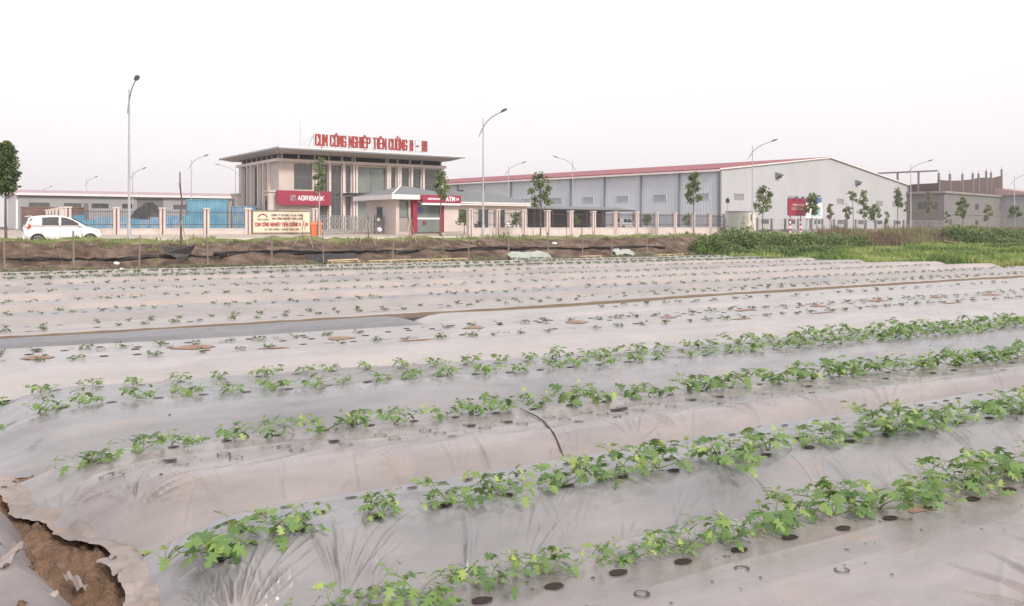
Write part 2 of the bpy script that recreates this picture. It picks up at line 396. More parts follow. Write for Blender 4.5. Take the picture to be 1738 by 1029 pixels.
# ================================================================== mulched beds
def film_material(name, c1, c2, rough=.30, stain=.35):
    m = bpy.data.materials.new(name); m.use_nodes = True; n = m.node_tree; b = n.nodes['Principled BSDF']
    g = n.nodes.new('ShaderNodeNewGeometry')
    mp = n.nodes.new('ShaderNodeMapping'); mp.inputs['Rotation'].default_value = (0, 0, R(-30)); n.links.new(g.outputs['Position'], mp.inputs[0])
    def noise(sc, det, stretch=None):
        x = n.nodes.new('ShaderNodeTexNoise'); x.inputs['Scale'].default_value = sc; x.inputs['Detail'].default_value = det; x.inputs['Roughness'].default_value = .6
        if stretch:
            q = n.nodes.new('ShaderNodeMapping'); q.inputs['Scale'].default_value = stretch; n.links.new(mp.outputs[0], q.inputs[0]); n.links.new(q.outputs[0], x.inputs['Vector'])
        else: n.links.new(mp.outputs[0], x.inputs['Vector'])
        return x
    def ramp(src, a, ca, b_, cb):
        r = n.nodes.new('ShaderNodeValToRGB'); el = r.color_ramp.elements
        el[0].position, el[0].color, el[1].position, el[1].color = a, (*ca, 1), b_, (*cb, 1); n.links.new(src, r.inputs[0]); return r
    base = ramp(noise(1.3, 5, (.5, 1.4, 1)).outputs['Fac'], .32, c1, .68, c2)
    dust = ramp(noise(2.3, 9).outputs['Fac'], .56, (0, 0, 0), .82, (stain,) * 3)
    mx = n.nodes.new('ShaderNodeMixRGB'); mx.inputs[2].default_value = (.44, .29, .20, 1)
    n.links.new(dust.outputs[0], mx.inputs[0]); n.links.new(base.outputs[0], mx.inputs[1])
    spk = ramp(noise(17, 4).outputs['Fac'], .70, (0, 0, 0), .76, (.45,) * 3)
    mx2 = n.nodes.new('ShaderNodeMixRGB'); mx2.inputs[2].default_value = (.24, .20, .18, 1)
    n.links.new(spk.outputs[0], mx2.inputs[0]); n.links.new(mx.outputs[0], mx2.inputs[1]); n.links.new(mx2.outputs[0], b.inputs['Base Color'])
    rr = n.nodes.new('ShaderNodeMath'); rr.operation = 'MULTIPLY_ADD'; rr.inputs[1].default_value = .5; rr.inputs[2].default_value = rough - .22
    n.links.new(noise(4, 5).outputs['Fac'], rr.inputs[0]); n.links.new(rr.outputs[0], b.inputs['Roughness'])
    b.inputs['Specular IOR Level'].default_value = .85
    ad2 = n.nodes.new('ShaderNodeMath'); ad2.operation = 'ADD'
    n.links.new(noise(6, 5, (2.6, .8, 1)).outputs['Fac'], ad2.inputs[0]); n.links.new(noise(22, 3, (2.2, .5, 1)).outputs['Fac'], ad2.inputs[1])
    bp = n.nodes.new('ShaderNodeBump'); bp.inputs['Strength'].default_value = .22; bp.inputs['Distance'].default_value = .012
    n.links.new(ad2.outputs[0], bp.inputs['Height']); n.links.new(bp.outputs[0], b.inputs['Normal'])
    return m
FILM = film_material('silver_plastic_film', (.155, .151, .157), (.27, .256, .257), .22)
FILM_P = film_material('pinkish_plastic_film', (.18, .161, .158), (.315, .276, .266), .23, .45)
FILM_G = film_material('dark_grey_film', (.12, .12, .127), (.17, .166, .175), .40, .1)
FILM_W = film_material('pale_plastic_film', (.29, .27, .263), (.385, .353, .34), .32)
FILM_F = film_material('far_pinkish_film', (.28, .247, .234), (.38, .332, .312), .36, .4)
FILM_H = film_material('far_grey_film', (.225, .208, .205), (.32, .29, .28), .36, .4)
DIRTY = film_material('dirty_purple_grey_film', (.13, .11, .115), (.27, .225, .215), .45, 1.0)
TORN = film_material('dirty_crumpled_film', (.17, .135, .118), (.34, .285, .265), .5, 1.0)

def L(*p): return np.array(p, float)
def vl(line, u): return np.interp(u, line[:, 0], line[:, 1])
def sh(line, d): return line + np.array([0, d])
BEDS = []
def bed(key, fb, fc, bc, bb, zb, u0, u1, step, matl, label, fans=True, flat=0.0):
    BEDS.append(dict(key=key, fb=fb, fc=fc, bc=bc, bb=bb, zb=zb, u0=u0, u1=u1, step=step, mat=matl, label=label, fans=fans, top=flat, slope={'A': .0, 'B': .02, 'C': .05, 'D': .08, 'E': .025, 'F1': 0, 'F2': 0}.get(key, .10)))
Abc = L((1.4, 3.90), (6, 3.62), (9, 3.5))
bed('A', L((1, 1.9)), L((1, 2.45)), Abc, sh(Abc, .2), -.31, .7, 34, .0105, FILM_P, 'nearest bed under silver film, with open black planting holes beside its vines')
Bbc = L((0, 5.45), (9, 5.42))
bed('B', L((0, 4.36), (8, 3.95)), L((0, 4.93), (8, 4.5)), Bbc, sh(Bbc, .2), -.31, .6, 36, .0092, FILM, 'second bed from the camera, its film creased into fans along the near side')
Cbc = L((0, 7.62), (12, 6.92))
bed('C', L((0, 5.8), (9, 5.66)), L((0, 6.4), (9, 6.02)), Cbc, sh(Cbc, .2), -.31, .15, 36, .0125, FILM_P, 'third bed from the camera, with ring shaped cuts and a black strip over it')
Dbc = L((0, 10.95), (6, 10.3), (16, 9.75))
bed('D', L((0, 8.0), (12, 7.3)), L((0, 9.2), (13, 8.48)), Dbc, sh(Dbc, .2), -.30, -.25, 38, .035, FILM, 'grey mulched bed with two rows of young melon plants along its top')
Ebc = L((0, 14.25), (22, 14.1))
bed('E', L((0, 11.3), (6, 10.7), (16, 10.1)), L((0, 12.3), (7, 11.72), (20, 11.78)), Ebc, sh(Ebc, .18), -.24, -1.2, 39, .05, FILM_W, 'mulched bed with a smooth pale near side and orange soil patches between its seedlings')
Fbc = L((0, 15.36), (9, 15.62), (17, 16.3), (30, 17.0))
bed('F1', L((0, 14.36), (22, 14.22)), L((0, 14.62), (22, 14.5)), Fbc, sh(Fbc, .12), -.2, -1.2, 6.9, .05, FILM_G, 'dark grey film over the left part of the narrow bed before the furrow', False, .012)
bed('F2', L((0, 14.36), (22, 14.22)), L((0, 14.62), (22, 14.5)), Fbc, sh(Fbc, .12), -.2, 6.6, 39, .07, FILM_W, 'pale film over the right part of the narrow bed before the furrow', False, .0)
fan = .045
names = [('G', 15.95, 18.4, 'first far mulched bed directly behind the brown furrow'), ('H', 18.7, 21.5, 'second far mulched bed behind the brown furrow'),
         ('I', 21.9, 24.7, 'third far mulched bed behind the brown furrow'), ('J', 25.1, 27.9, 'fourth far mulched bed behind the brown furrow'),
         ('K', 28.3, 31.1, 'fifth far mulched bed behind the brown furrow'), ('L', 31.5, 34.2, 'far mulched bed with darker plants, third from the earth bank'),
         ('M', 34.6, 37.2, 'far mulched bed with darker plants, second from the earth bank'), ('N', 37.6, 40.0, 'farthest mulched bed, lying right at the foot of the earth bank')]
for k, a, b_, lab in names:
    if k == 'G': fb = L((0, 15.72), (9, 16.02), (17, 16.85), (30, 17.6), (40, 18.0)); fc = sh(fb, .3); bc = L((0, 18.3), (40, 20.3))
    else: fb = L((0, a), (40, a + 40 * fan)); fc = sh(fb, .45); bc = L((0, b_ - .2), (40, b_ - .2 + 40 * fan))
    v = (a + b_) / 2
    u1 = 38 + (41.4 - v) / 18 * 3
    bed(k, fb, fc, bc, sh(bc, .2), -.36, -2.0, u1 + .4 * math.sin(v), .12, FILM_F if k in 'GIJLN' else FILM_H, lab, False)  # paler and greyer films alternate: banding of lit sides and tops put into colour

def bed_z(b, u, v, fine=True):
    u = np.asarray(u, float); v = np.asarray(v, float)
    fb, fc, bc, bb = (vl(b[k], u) for k in ('fb', 'fc', 'bc', 'bb'))
    s = np.clip((v - fb) / np.maximum(fc - fb, .05), 0, 1); t = np.clip((bb - v) / np.maximum(bb - bc, .05), 0, 1)
    p = (1 - (1 - s) ** 2.3) * (1 - (1 - t) ** 2.0)
    e = np.clip((u - b['u0'] + .05 * np.sin(v * 5)) / .95, 0, 1); e2 = np.clip((b['u1'] - u) / .8, 0, 1)
    p = p * (1 - (1 - e) ** 2.2) * (1 - (1 - e2) ** 2.2)
    z = b['zb'] + (b['top'] - b['zb']) * p - b['slope'] * np.clip((v - fc) / np.maximum(bc - fc, .1), 0, 1) * p
    z = z + p * ((fbm(u * .7, v * .9, 31, 2) - .5) * .03 + (fbm(u * .28, v * .3, 5, 2) - .5) * .04)
    return z
def wrinkle(b, U, V):
    """creases pinned along the foot of the near side and at the left end"""
    Z = np.zeros(U.shape)
    if not b['fans']: return (np.abs(fbm(U * 1.5, V * 4, 77, 3) - .5)) * -.02
    fbv = vl(b['fb'], U); fcv = vl(b['fc'], U); fl = 1 - sst(-.1, .55, (V - fcv)); 
    lim = 22 if b['key'] in 'AB' else 26
    r_ = random.Random(31 + ord(b['key'][0])); us = U[:, 0]; k = b['key']
    cl = []; u = b['u0'] + .5
    while u < lim:
        cl.append((u, float(vl(b['fb'], u)) + .02, 62 + r_.gauss(0, 26), r_.uniform(15, 60), r_.randint(5, 15), r_.uniform(.3, .85), r_.uniform(.35, 1.0)))
        u += r_.uniform(.15, .6)
    if k == 'B': cl += [(.98, 4.36, 62, 95, 22, .85, 1.7), (.80, 4.50, 95, 110, 16, .55, 1.2), (1.5, 4.32, 60, 70, 16, .8, 1.5), (.72, 5.0, 20, 120, 12, .5, .9)]
    if k == 'C': cl += [(.45, 6.15, 40, 110, 18, .9, 1.5), (.2, 6.6, 25, 100, 14, .7, 1.2), (4.6, 5.85, 60, 80, 14, .6, .9), (5.1, 5.85, 110, 60, 12, .5, 1.0)]
    if k == 'A': cl += [(4.2, 2.0, 90, 120, 20, .8, 1.5), (4.9, 2.1, 80, 100, 18, .7, 1.4), (5.5, 2.1, 95, 80, 14, .6, 1.2)]
    if k == 'D': cl += [(.1, 8.3, 50, 110, 14, .8, 1.2)]
    for (uc, vc, a0, sprd, nl, ln_, am) in cl:
        i0, i1 = np.searchsorted(us, uc - ln_ * 1.6), np.searchsorted(us, uc + ln_ * 1.6)
        if i1 - i0 < 3: continue
        u_, v_ = U[i0:i1], V[i0:i1]
        for j in range(nl):
            a = R(a0 + sprd * ((j + .5) / nl - .5) + r_.gauss(0, 4)); Lj = ln_ * r_.uniform(.45, 1.25); r0 = r_.uniform(.02, .12); cv = r_.uniform(-.10, .10)
            du, dv = u_ - uc, v_ - vc; t = (du * math.cos(a) + dv * math.sin(a)); d = -du * math.sin(a) + dv * math.cos(a) + cv * t * t
            sg = r_.uniform(.006, .0115) * (1 + .5 * np.clip(t / Lj, 0, 1)); win = sst(r0, r0 + .10, t) * (1 - sst(Lj * .5, Lj, t))
            Z[i0:i1] += am * r_.uniform(.4, 1.0) * .0135 * win * (np.exp(-(d / sg) ** 2) - .55 * np.exp(-((d - 2.1 * sg) / sg) ** 2))
    c = (1 - np.abs(2 * fbm(U * .9 + V * .5, (V - U * .5) * 3.0, 12, 2) - 1)) ** 8
    Z += c * .009 * fl + (1 - np.abs(2 * fbm(U * .6, V * 2.2, 14, 2) - 1)) ** 10 * .005
    return Z

def disc(Vs, Fs, Ms, b, u, v, ru, rv, mi, dz, n=12, jit=.12, dome=0, rs=rng):
    k = len(Vs)
    a0 = rs.random() * 6.28
    pts = [(u, v)] + [(u + math.cos(a0 + 2 * math.pi * i / n) * ru * (1 + rs.uniform(-jit, jit)), v + math.sin(a0 + 2 * math.pi * i / n) * rv * (1 + rs.uniform(-jit, jit))) for i in range(n)]
    for j, (pu, pv) in enumerate(pts): Vs.append((pu, pv, dz + (dome if j == 0 else 0)))
    for i in range(n): Fs.append((k, k + 1 + i, k + 1 + (i + 1) % n)); Ms.append(mi)
def ring(Vs, Fs, Ms, u, v, ru, rv, wd, mi, dz, n=16, rs=rng):
    k = len(Vs); g0 = rs.randrange(n); gl = rs.choice([0, 0, 1, 3, 5])
    for i in range(n):
        a = 2 * math.pi * i / n; q = 1 + rs.uniform(-.06, .06); ww = wd * rs.uniform(.5, 1.6)
        Vs.append((u + math.cos(a) * ru * q, v + math.sin(a) * rv * q, dz)); Vs.append((u + math.cos(a) * (ru * q - ww), v + math.sin(a) * (rv * q - ww), dz))
    for i in range(n):
        if (i - g0) % n < gl: continue
        j = (i + 1) % n
        Fs.append((k + 2 * i, k + 2 * j, k + 2 * j + 1, k + 2 * i + 1)); Ms.append(mi)

ROWS = []   # (bed key, line, u start, u end, spacing, kind, row words)
Apl = L((1.4, 3.70), (6, 3.37), (9, 3.3)); Bpl = L((0, 4.99), (8, 4.60)); Cpl = L((.5, 7.38), (11.8, 6.72))
D1 = L((0, 9.4), (5, 8.92), (13, 8.64)); D2 = L((0, 10.72), (5.75, 9.95), (16, 9.32))
E1 = L((0, 12.52), (7, 12.02), (20, 12.15)); E2 = L((0, 13.6), (8, 13.38), (22, 13.45))
ROWS += [('A', Apl, 1.25, 12, .36, 'big', 'the nearest row'), ('B', Bpl, .98, 15, .45, 'big', 'the second row from the camera'),
         ('C', Cpl, .55, 18, .36, 'mid', 'the third row from the camera'),
         ('D', D1, -.1, 24, .41, 'young', 'the fourth row from the camera'), ('D', D2, -.1, 26, .43, 'young2', 'the fifth row from the camera'),
         ('E', E1, -.1, 30, .48, 'seed', 'the near row amid orange soil patches'), ('E', E2, -.1, 30, .50, 'seed', 'the far row amid orange soil patches'),
         ('F2', L((10, 15.15), (24, 15.5), (40, 15.6)), 11, 36, .55, 'seed', 'the row just before the brown furrow')]
SHORT = dict(G='the first bed behind the furrow', H='the second bed behind the furrow', I='the third bed behind the furrow', J='the fourth bed behind the furrow', K='the fifth bed behind the furrow', L='the sixth bed', M='the seventh bed', N='the last bed')
for k, a, b_, lab in names:
    o = (('G', .95), ('G', 2.05)) if k == 'G' else ((k, .85), (k, 1.95))
    if k in 'LMN': o = ((k, .6), (k, 1.35), (k, 2.1))
    for i, (kk, d) in enumerate(o):
        ln = L((0, a + d), (40, a + d + 40 * fan))
        if k == 'G' : ln = L((0, a + d - .15), (40, a + d + 1.95))
        ROWS.append((kk, ln, -1.0, 39 if k in 'GHIJK' else 37.5, .52 if k in 'GHIJK' else .55, 'tiny' if k in 'GHIJK' else 'far', 'the %s row of %s' % (('near', 'middle', 'far')[i] if k in 'LMN' else ('near', 'far')[i], SHORT[k])))
BK = {}
for b in BEDS:
    BK[b['key']] = b
    # u samples get coarser with distance
    us = [b['u0']]
    while us[-1] < b['u1']:
        x, y = uv2xy(us[-1], float(vl(b['fb'], us[-1]))); d = math.hypot(x, y)
        us.append(us[-1] + max(b['step'], b['step'] * .3 * (d - 3.2)))
    us = np.array(us)
    vw = float(np.mean(vl(b['bb'], us) - vl(b['fb'], us)))
    nv = int(vw / (b['step'] * 1.15)) + 8
    t = np.linspace(0, 1, nv)
    fbv, bbv = vl(b['fb'], us), vl(b['bb'], us)
    UU = np.repeat(us[:, None], nv, 1); VV = fbv[:, None] * (1 - t)[None] + bbv[:, None] * t[None]
    ZZ = bed_z(b, UU, VV) + wrinkle(b, UU, VV)
    shf = np.interp(VV, [5.75, 5.94, 6.54, 7.0, 7.8], [.50, .43, .14, -.06, -.16]) * np.exp(-((UU - b['u0']) / .8) ** 2) if b['key'] == 'C' else 0
    U2 = UU + shf + np.where(UU < b['u0'] + .5, (vnoise(VV * 6, UU * 0, 5) - .5) * .07 * (1 - (UU - b['u0']) / .5), 0)
    X, Y = uv2xy(U2, VV)
    V3 = np.stack([X, Y, ZZ], -1).reshape(-1, 3); F3 = gridfaces(len(us), nv)
    # marks on the film: holes, ring cuts, soil spots
    Vs, Fs, Ms = [], [], []
    k = b['key']; rs = random.Random(ord(k[0]) * 3)
    if k == 'A':
        u = 1.5
        while u < 14:
            disc(Vs, Fs, Ms, b, u, float(vl(Apl, u)) - .13 + rs.uniform(-.03, .03), .052, .035, 1, .007, rs=rs)
            if rs.random() < .15: disc(Vs, Fs, Ms, b, u - .1, float(vl(Apl, u)) - .12, rs.uniform(.08, .13), .045, 3, .003, n=18, jit=.5, rs=rs)
            if rs.random() < .5: ring(Vs, Fs, Ms, u + rs.uniform(-.2, .2), 2.9 + rs.random() * .4, .04, .035, .009, 2, .006, rs=rs)
            u += .37
        for _ in range(90): disc(Vs, Fs, Ms, b, rs.uniform(1.5, 9), rs.uniform(2.75, 3.6), rs.uniform(.004, .012), .008, 2, .006, 5, .4, rs=rs)
    if k == 'B':
        u = 1.0
        while u < 16:
            disc(Vs, Fs, Ms, b, u + .03, float(vl(Bpl, u)) - .05, .052, .036, 1, .008, rs=rs)
            disc(Vs, Fs, Ms, b, u + .2, float(vl(Bpl, u)) + .2 + rs.uniform(-.03, .03), .045, .03, 1 if rs.random() < .5 else 2, .007, rs=rs)
            u += .43
        u = .95
        while u < 16:
            if rs.random() < .8: disc(Vs, Fs, Ms, b, u, float(vl(Bbc, u)) - .12 + rs.uniform(-.02, .02), .04, .02, rs.choice([1, 2, 2]), .007, rs=rs)
            u += .2 + rs.uniform(-.03, .03)
    if k == 'C':
        u = .65
        while u < 20:
            q = rs.uniform(-.03, .03); vv = float(vl(b['fc'], u)) + .36
            ring(Vs, Fs, Ms, u + q, vv + .12, .052, .068, .011, 2, .010, rs=rs); ring(Vs, Fs, Ms, u + q + .05, vv - .06, .052, .064, .010, 2, .010, rs=rs)
            if rs.random() < .4: disc(Vs, Fs, Ms, b, u + q, vv + .10, .045, .034, 1, .009, rs=rs)
            disc(Vs, Fs, Ms, b, u + .1, float(vl(Cpl, u)) - .03, .045, .03, 1, .007, rs=rs)
            if rs.random() < .25: ring(Vs, Fs, Ms, u + .1, vv - .22, .05, .02, .014, 2, .006, rs=rs)
            u += .40
        for _ in range(120):
            uu = rs.uniform(.6, 12); disc(Vs, Fs, Ms, b, uu, float(vl(b['fc'], uu)) + rs.uniform(.02, .8), rs.uniform(.005, .014), .008, 2, .006, 5, .4, rs=rs)
        disc(Vs, Fs, Ms, b, 4.95, 6.62, .07, .05, 1, .009, rs=rs); ring(Vs, Fs, Ms, 4.87, 6.5, .09, .11, .01, 2, .006, rs=rs)
    if k == 'D':
        for ln in (D1, D2):
            u = 0
            while u < 22:
                disc(Vs, Fs, Ms, b, u + .05, float(vl(ln, u)) - .03, .055, .03, 1, .007, rs=rs)
                u += .42
        for _ in range(50): uu = rs.uniform(0, 14); disc(Vs, Fs, Ms, b, uu, float(vl(D1, uu)) + rs.uniform(-.8, .9), rs.uniform(.008, .02), .01, 2, .006, 5, .4, rs=rs)
    if k == 'E':
        u = -.1
        while u < 26:
            for ln, o_ in ((E1, .25), (E2, -.05), (E2, -.32), (E2, .2)):
                if rs.random() < .8:
                    c_ = rs.random(); uu = u + rs.uniform(-.06, .06); vv = float(vl(ln, u)) + o_
                    if c_ < .6: disc(Vs, Fs, Ms, b, uu, vv, .06, .05, rs.choice([1, 2]), .008, rs=rs)
                    else: ring(Vs, Fs, Ms, uu, vv, .065, .05, .014, 2, .007, rs=rs)
            u += .42
        u = .35
        while u < 28:
            disc(Vs, Fs, Ms, b, u, 13.1 + rs.uniform(-.25, .2), rs.uniform(.16, .3), rs.uniform(.12, .24), 3, .008, 16, .3, .03, rs)
            if rs.random() < .7: disc(Vs, Fs, Ms, b, u + .9, float(vl(E1, u)) - .1, rs.uniform(.2, .3), .06, 3, .008, 14, .3, .01, rs)
            u += rs.uniform(1.5, 2.4)
    if k in 'GHIJKLMN' or k == 'F2':
        for (kk, ln, a_, e_, spc, kd, w_) in ROWS:
            if kk != k: continue
            u = a_ + .3
            while u < e_:
                if rs.random() < .55: disc(Vs, Fs, Ms, b, u, float(vl(ln, u)) - .04, .07, .05, rs.choice([1, 2]), .01, 7, rs=rs)
                u += spc
    mats = [b['mat']]; mi = np.zeros(len(F3), int)
    if Vs:
        Va = np.array(Vs); n_u, n_v = Va[:, 0], Va[:, 1]
        # sample the same surface the film has, by interpolation on its grid
        iu = np.clip(np.searchsorted(us, n_u) - 1, 0, len(us) - 2); fu = np.clip((n_u - us[iu]) / (us[iu + 1] - us[iu]), 0, 1)
        tt = (n_v - np.interp(n_u, us, fbv)) / (np.interp(n_u, us, bbv) - np.interp(n_u, us, fbv)) * (nv - 1)
        iv = np.clip(tt.astype(int), 0, nv - 2); fv = np.clip(tt - iv, 0, 1)
        zz = (ZZ[iu, iv] * (1 - fu) + ZZ[iu + 1, iv] * fu) * (1 - fv) + (ZZ[iu, iv + 1] * (1 - fu) + ZZ[iu + 1, iv + 1] * fu) * fv
        mx_, my_ = uv2xy(n_u, n_v)
        base = len(V3); V3 = np.concatenate([V3, np.stack([mx_, my_, zz + Va[:, 2]], -1)])
        F3 = F3.tolist() + [tuple(i + base for i in f) for f in Fs]; mi = np.concatenate([mi, np.array(Ms)])
        mats += [M['soilhole'], M['scorch'], M['rawsoil']]
    o = mesh_np('mulched_bed', V3, F3, mats, smooth=True, midx=mi if Vs else None)
    tag(o, b['label'], 'crop bed', 'mulched beds of the field'); b['obj'] = o
    # crumpled dirty margin of the film round the left end
    if k in 'BCD':
        f0, f1 = float(vl(b['fb'], b['u0'])) - (.5 if k == 'D' else .12), float(vl(b['bb'], b['u0'])) + {'B': .1, 'C': .45, 'D': -.4}[k]
        nu, nvv = 60, int((f1 - f0) / .010)
        s_ = np.linspace(0, 1, nu)[:, None]; tv = np.linspace(f0, f1, nvv)[None]
        wl = {'B': .29, 'C': .27, 'D': .36}[k] + .09 * vnoise(tv * 2.3, tv * 0 + 3, 8) + .07 * vnoise(tv * 6.3, tv * 0, 4) + .02 * vnoise(tv * 23, tv * 0, 14)
        Uo = b['u0'] + .30 - s_ * wl + 0 * tv; Uq = Uo; Uo = Uo + (np.interp(tv, [5.75, 5.94, 6.54, 7.0, 7.8], [.50, .43, .14, -.06, -.16]) if k == 'C' else 0); Vo = tv + (fbm(Uo * 5, tv * 4, 6) - .5) * .08 + 0 * s_
        bz = bed_z(b, np.maximum(Uq, b['u0']), tv + 0 * Uq) - .035 * (1 - sst(.1, .35, b['u0'] + .3 - Uq))
        rg = .8 * (1 - np.abs(2 * fbm(Uo * 3.2, tv * 4.2, 40 + ord(k), 2) - 1)) ** 3 + .5 * vnoise(tv * 2.1, tv * 0, 71) * (1 - np.abs(2 * fbm(Uo * 6, tv * 13 + Uo * 9, 60, 2) - 1)) ** 4 + .6 * fbm(Uo * 3, tv * 3, 50, 2)
        drp = sst(b['u0'] - .02, b['u0'] - .12, Uq) if False else 1 - sst(b['u0'] - .14, b['u0'] + .02, Uq)
        Zo = bz * (1 - drp) + (b['zb'] + .012) * drp + rg * .065 * sst(.4, .7, s_) * (1 - .4 * s_)
        X, Y = uv2xy(Uo, Vo)
        mesh_np('torn_film_edge', np.stack([X, Y, Zo], -1).reshape(-1, 3), gridfaces(nu, nvv), TORN, o, smooth=True)

# soil showing at the field's left end, in the furrow, and at the lower left corner
nu_, nv_ = 260, 640
su_, sv_ = np.linspace(-3.2, 2.0, nu_)[:, None] + np.zeros((1, nv_)), np.linspace(1.0, 15.5, nv_)[None] + np.zeros((nu_, 1))
sz_ = -.315 + (fbm(su_ * 2.5, sv_ * 2.5, 2) - .5) * .07 + (fbm(su_ * 9, sv_ * 9, 3) - .5) * .05 + np.maximum(fbm(su_ * 16, sv_ * 16, 13, 2) - .55, 0) * .22 - .025
heap = (1 - sst(-.35, .0, su_ - np.interp(sv_, [2.6, 4.4, 5.25, 6.2, 7.2, 8.2], [.52, .42, .31, .14, -.03, -.2]))) * (1 - sst(7.2, 8.4, sv_)); sz_ += heap * (.20 + (fbm(su_ * 3, sv_ * 3, 8) - .5) * .25)
X, Y = uv2xy(su_, sv_)
M['wet_soil'] = mat('damp_brown_soil', (.13, .075, .045), .95, noise=(5, (.25, .155, .10), .95), bump=(45, 1, .03))
tag(mesh_np('field_soil', np.stack([X, Y, sz_], -1).reshape(-1, 3), gridfaces(nu_, nv_), M['wet_soil'], smooth=True), kind='structure')
us = np.linspace(-1.5, 40, 400)[:, None]; cc = np.linspace(0, 1, 7)[None]
fa = vl(sh(Fbc, .05), us); ga = vl(BK['G']['fb'], us) + .06; vv = fa * (1 - cc) + ga * cc
zz = -.035 + .03 * cc + (fbm(us * 3, vv * 3, 4) - .5) * .03; X, Y = uv2xy(us + 0 * cc, vv)
M['furrow'] = mat('furrow_soil', (.15, .095, .065), .95, noise=(1.5, (.17, .16, .08), .8), bump=(20, .7, .03))
tag(mesh_np('furrow_soil', np.stack([X, Y, zz], -1).reshape(-1, 3), gridfaces(400, 7), M['furrow'], smooth=True), kind='structure')
# film heap in the lower left corner
nu_, nv_ = 60, 230
s_ = np.linspace(0, 1, nu_)[:, None]; tv = np.linspace(2.6, 8.2, nv_)[None]
uo = np.interp(tv, [2.6, 4.4, 5.25, 6.2, 7.2, 8.2], [.52, .42, .31, .14, -.03, -.2]) + .03 * np.sin(tv * 3) - s_ * (.46 + .14 * vnoise(tv * 1.7, tv * 0, 3)); vo = tv + (fbm(uo * 4, tv * 3, 16) - .5) * .05
pr = np.sin(np.clip(s_ * 1.25, 0, 1) * math.pi * .62)
zo = -.33 + pr * .27 * (1 - sst(7.0, 8.2, tv)) + (1 - np.abs(2 * fbm(uo * 5, tv * 1.5, 24, 3) - 1)) ** 3 * .022 * pr
X, Y = uv2xy(uo, vo)
hp = mesh_np('film_sheet', np.stack([X, Y, zo], -1).reshape(-1, 3), gridfaces(nu_, nv_), DIRTY, smooth=True)
tag(hp, 'crumpled dirty grey film draped over the soil ridge at the lower left corner', 'plastic film')
for i, (uc, vc, a_, l_, w_, lab) in enumerate([(.02, 5.3, 1.25, .28, .05, 'stiff pale strip of torn film lying on the orange soil heap'), (.1, 4.8, .35, .25, .06, 'grey crumpled shred of film below the draped sheet, near the bottom edge'),
                                          (.33, 5.35, 1.9, .22, .05, 'thin dirty scrap of film where the draped sheet meets the brown channel')]):
    s1 = np.linspace(-.5, .5, 26)[:, None]; t1 = np.linspace(-.5, .5, 10)[None]
    uu = uc + math.cos(a_) * s1 * l_ - math.sin(a_) * t1 * w_; vv = vc + math.sin(a_) * s1 * l_ + math.cos(a_) * t1 * w_ * (1 + .5 * np.sin(s1 * 9))
    zz = -.02 * i - .04 + .03 * np.abs(np.sin(t1 * 4 + s1 * 5)) + (fbm(uu * 12, vv * 12, i) - .5) * .03 + s1 * .02 - (.17 if i == 2 else .0) - (.06 if i == 1 else 0)
    X, Y = uv2xy(uu, vv); tag(mesh_np('film_scrap', np.stack([X, Y, zz], -1).reshape(-1, 3), gridfaces(26, 10), TORN, smooth=True), lab, 'film scrap')

def surf(b, u, v): return float(bed_z(b, np.array([u]), np.array([v]))[0])
# black strip over the third bed
pth = [(4.24, 7.2), (4.2, 7.0), (4.16, 6.75), (4.08, 6.5), (3.98, 6.28), (3.92, 6.1), (3.88, 5.95), (3.86, 5.84)]
mb = MB(); P3 = []
for (u, v) in pth:
    x, y = uv2xy(u, v); P3.append((x, y, surf(BK['C'], u, v) + .014))
mb.tube(P3, [.003, .005, .007, .006, .007, .006, .006, .005], 7)
tag(mb.build('rubber_strip', M['ink'], smooth=True), 'thin black strip of rubber curving down the side of the third bed', 'rubber strip')

# ================================================================== melon plants
_mid = [(0, 0), (0, .3), (0, .62), (0, 1)]
_side = [(.46, .08), (.17, .27), (.50, .50), (.12, .54), (.24, .80)]
def leaf_template():
    P = [(x, y) for x, y in _mid] + _side + [(-x, y) for x, y in _side]
    V = np.array([(x, y, .16 * abs(x) - .55 * x * x - .22 * y * y) for x, y in P])
    F = [(0, 4, 5), (0, 5, 1), (1, 5, 6), (1, 6, 7), (1, 7, 2), (2, 7, 8), (2, 8, 3)]
    F += [(0, 10, 9), (0, 1, 10), (1, 11, 10), (1, 12, 11), (1, 2, 12), (2, 13, 12), (2, 3, 13)]
    return V, np.array(F)
LV, LF = leaf_template()
def rot(az, tilt, roll=0):
    ca, sa, ct, st, cr, sr = math.cos(az), math.sin(az), math.cos(tilt), math.sin(tilt), math.cos(roll), math.sin(roll)
    Rz = np.array([[ca, -sa, 0], [sa, ca, 0], [0, 0, 1]]); Rx = np.array([[1, 0, 0], [0, ct, -st], [0, st, ct]]); Ry = np.array([[cr, 0, sr], [0, 1, 0], [-sr, 0, cr]])
    return Rz @ Rx @ Ry
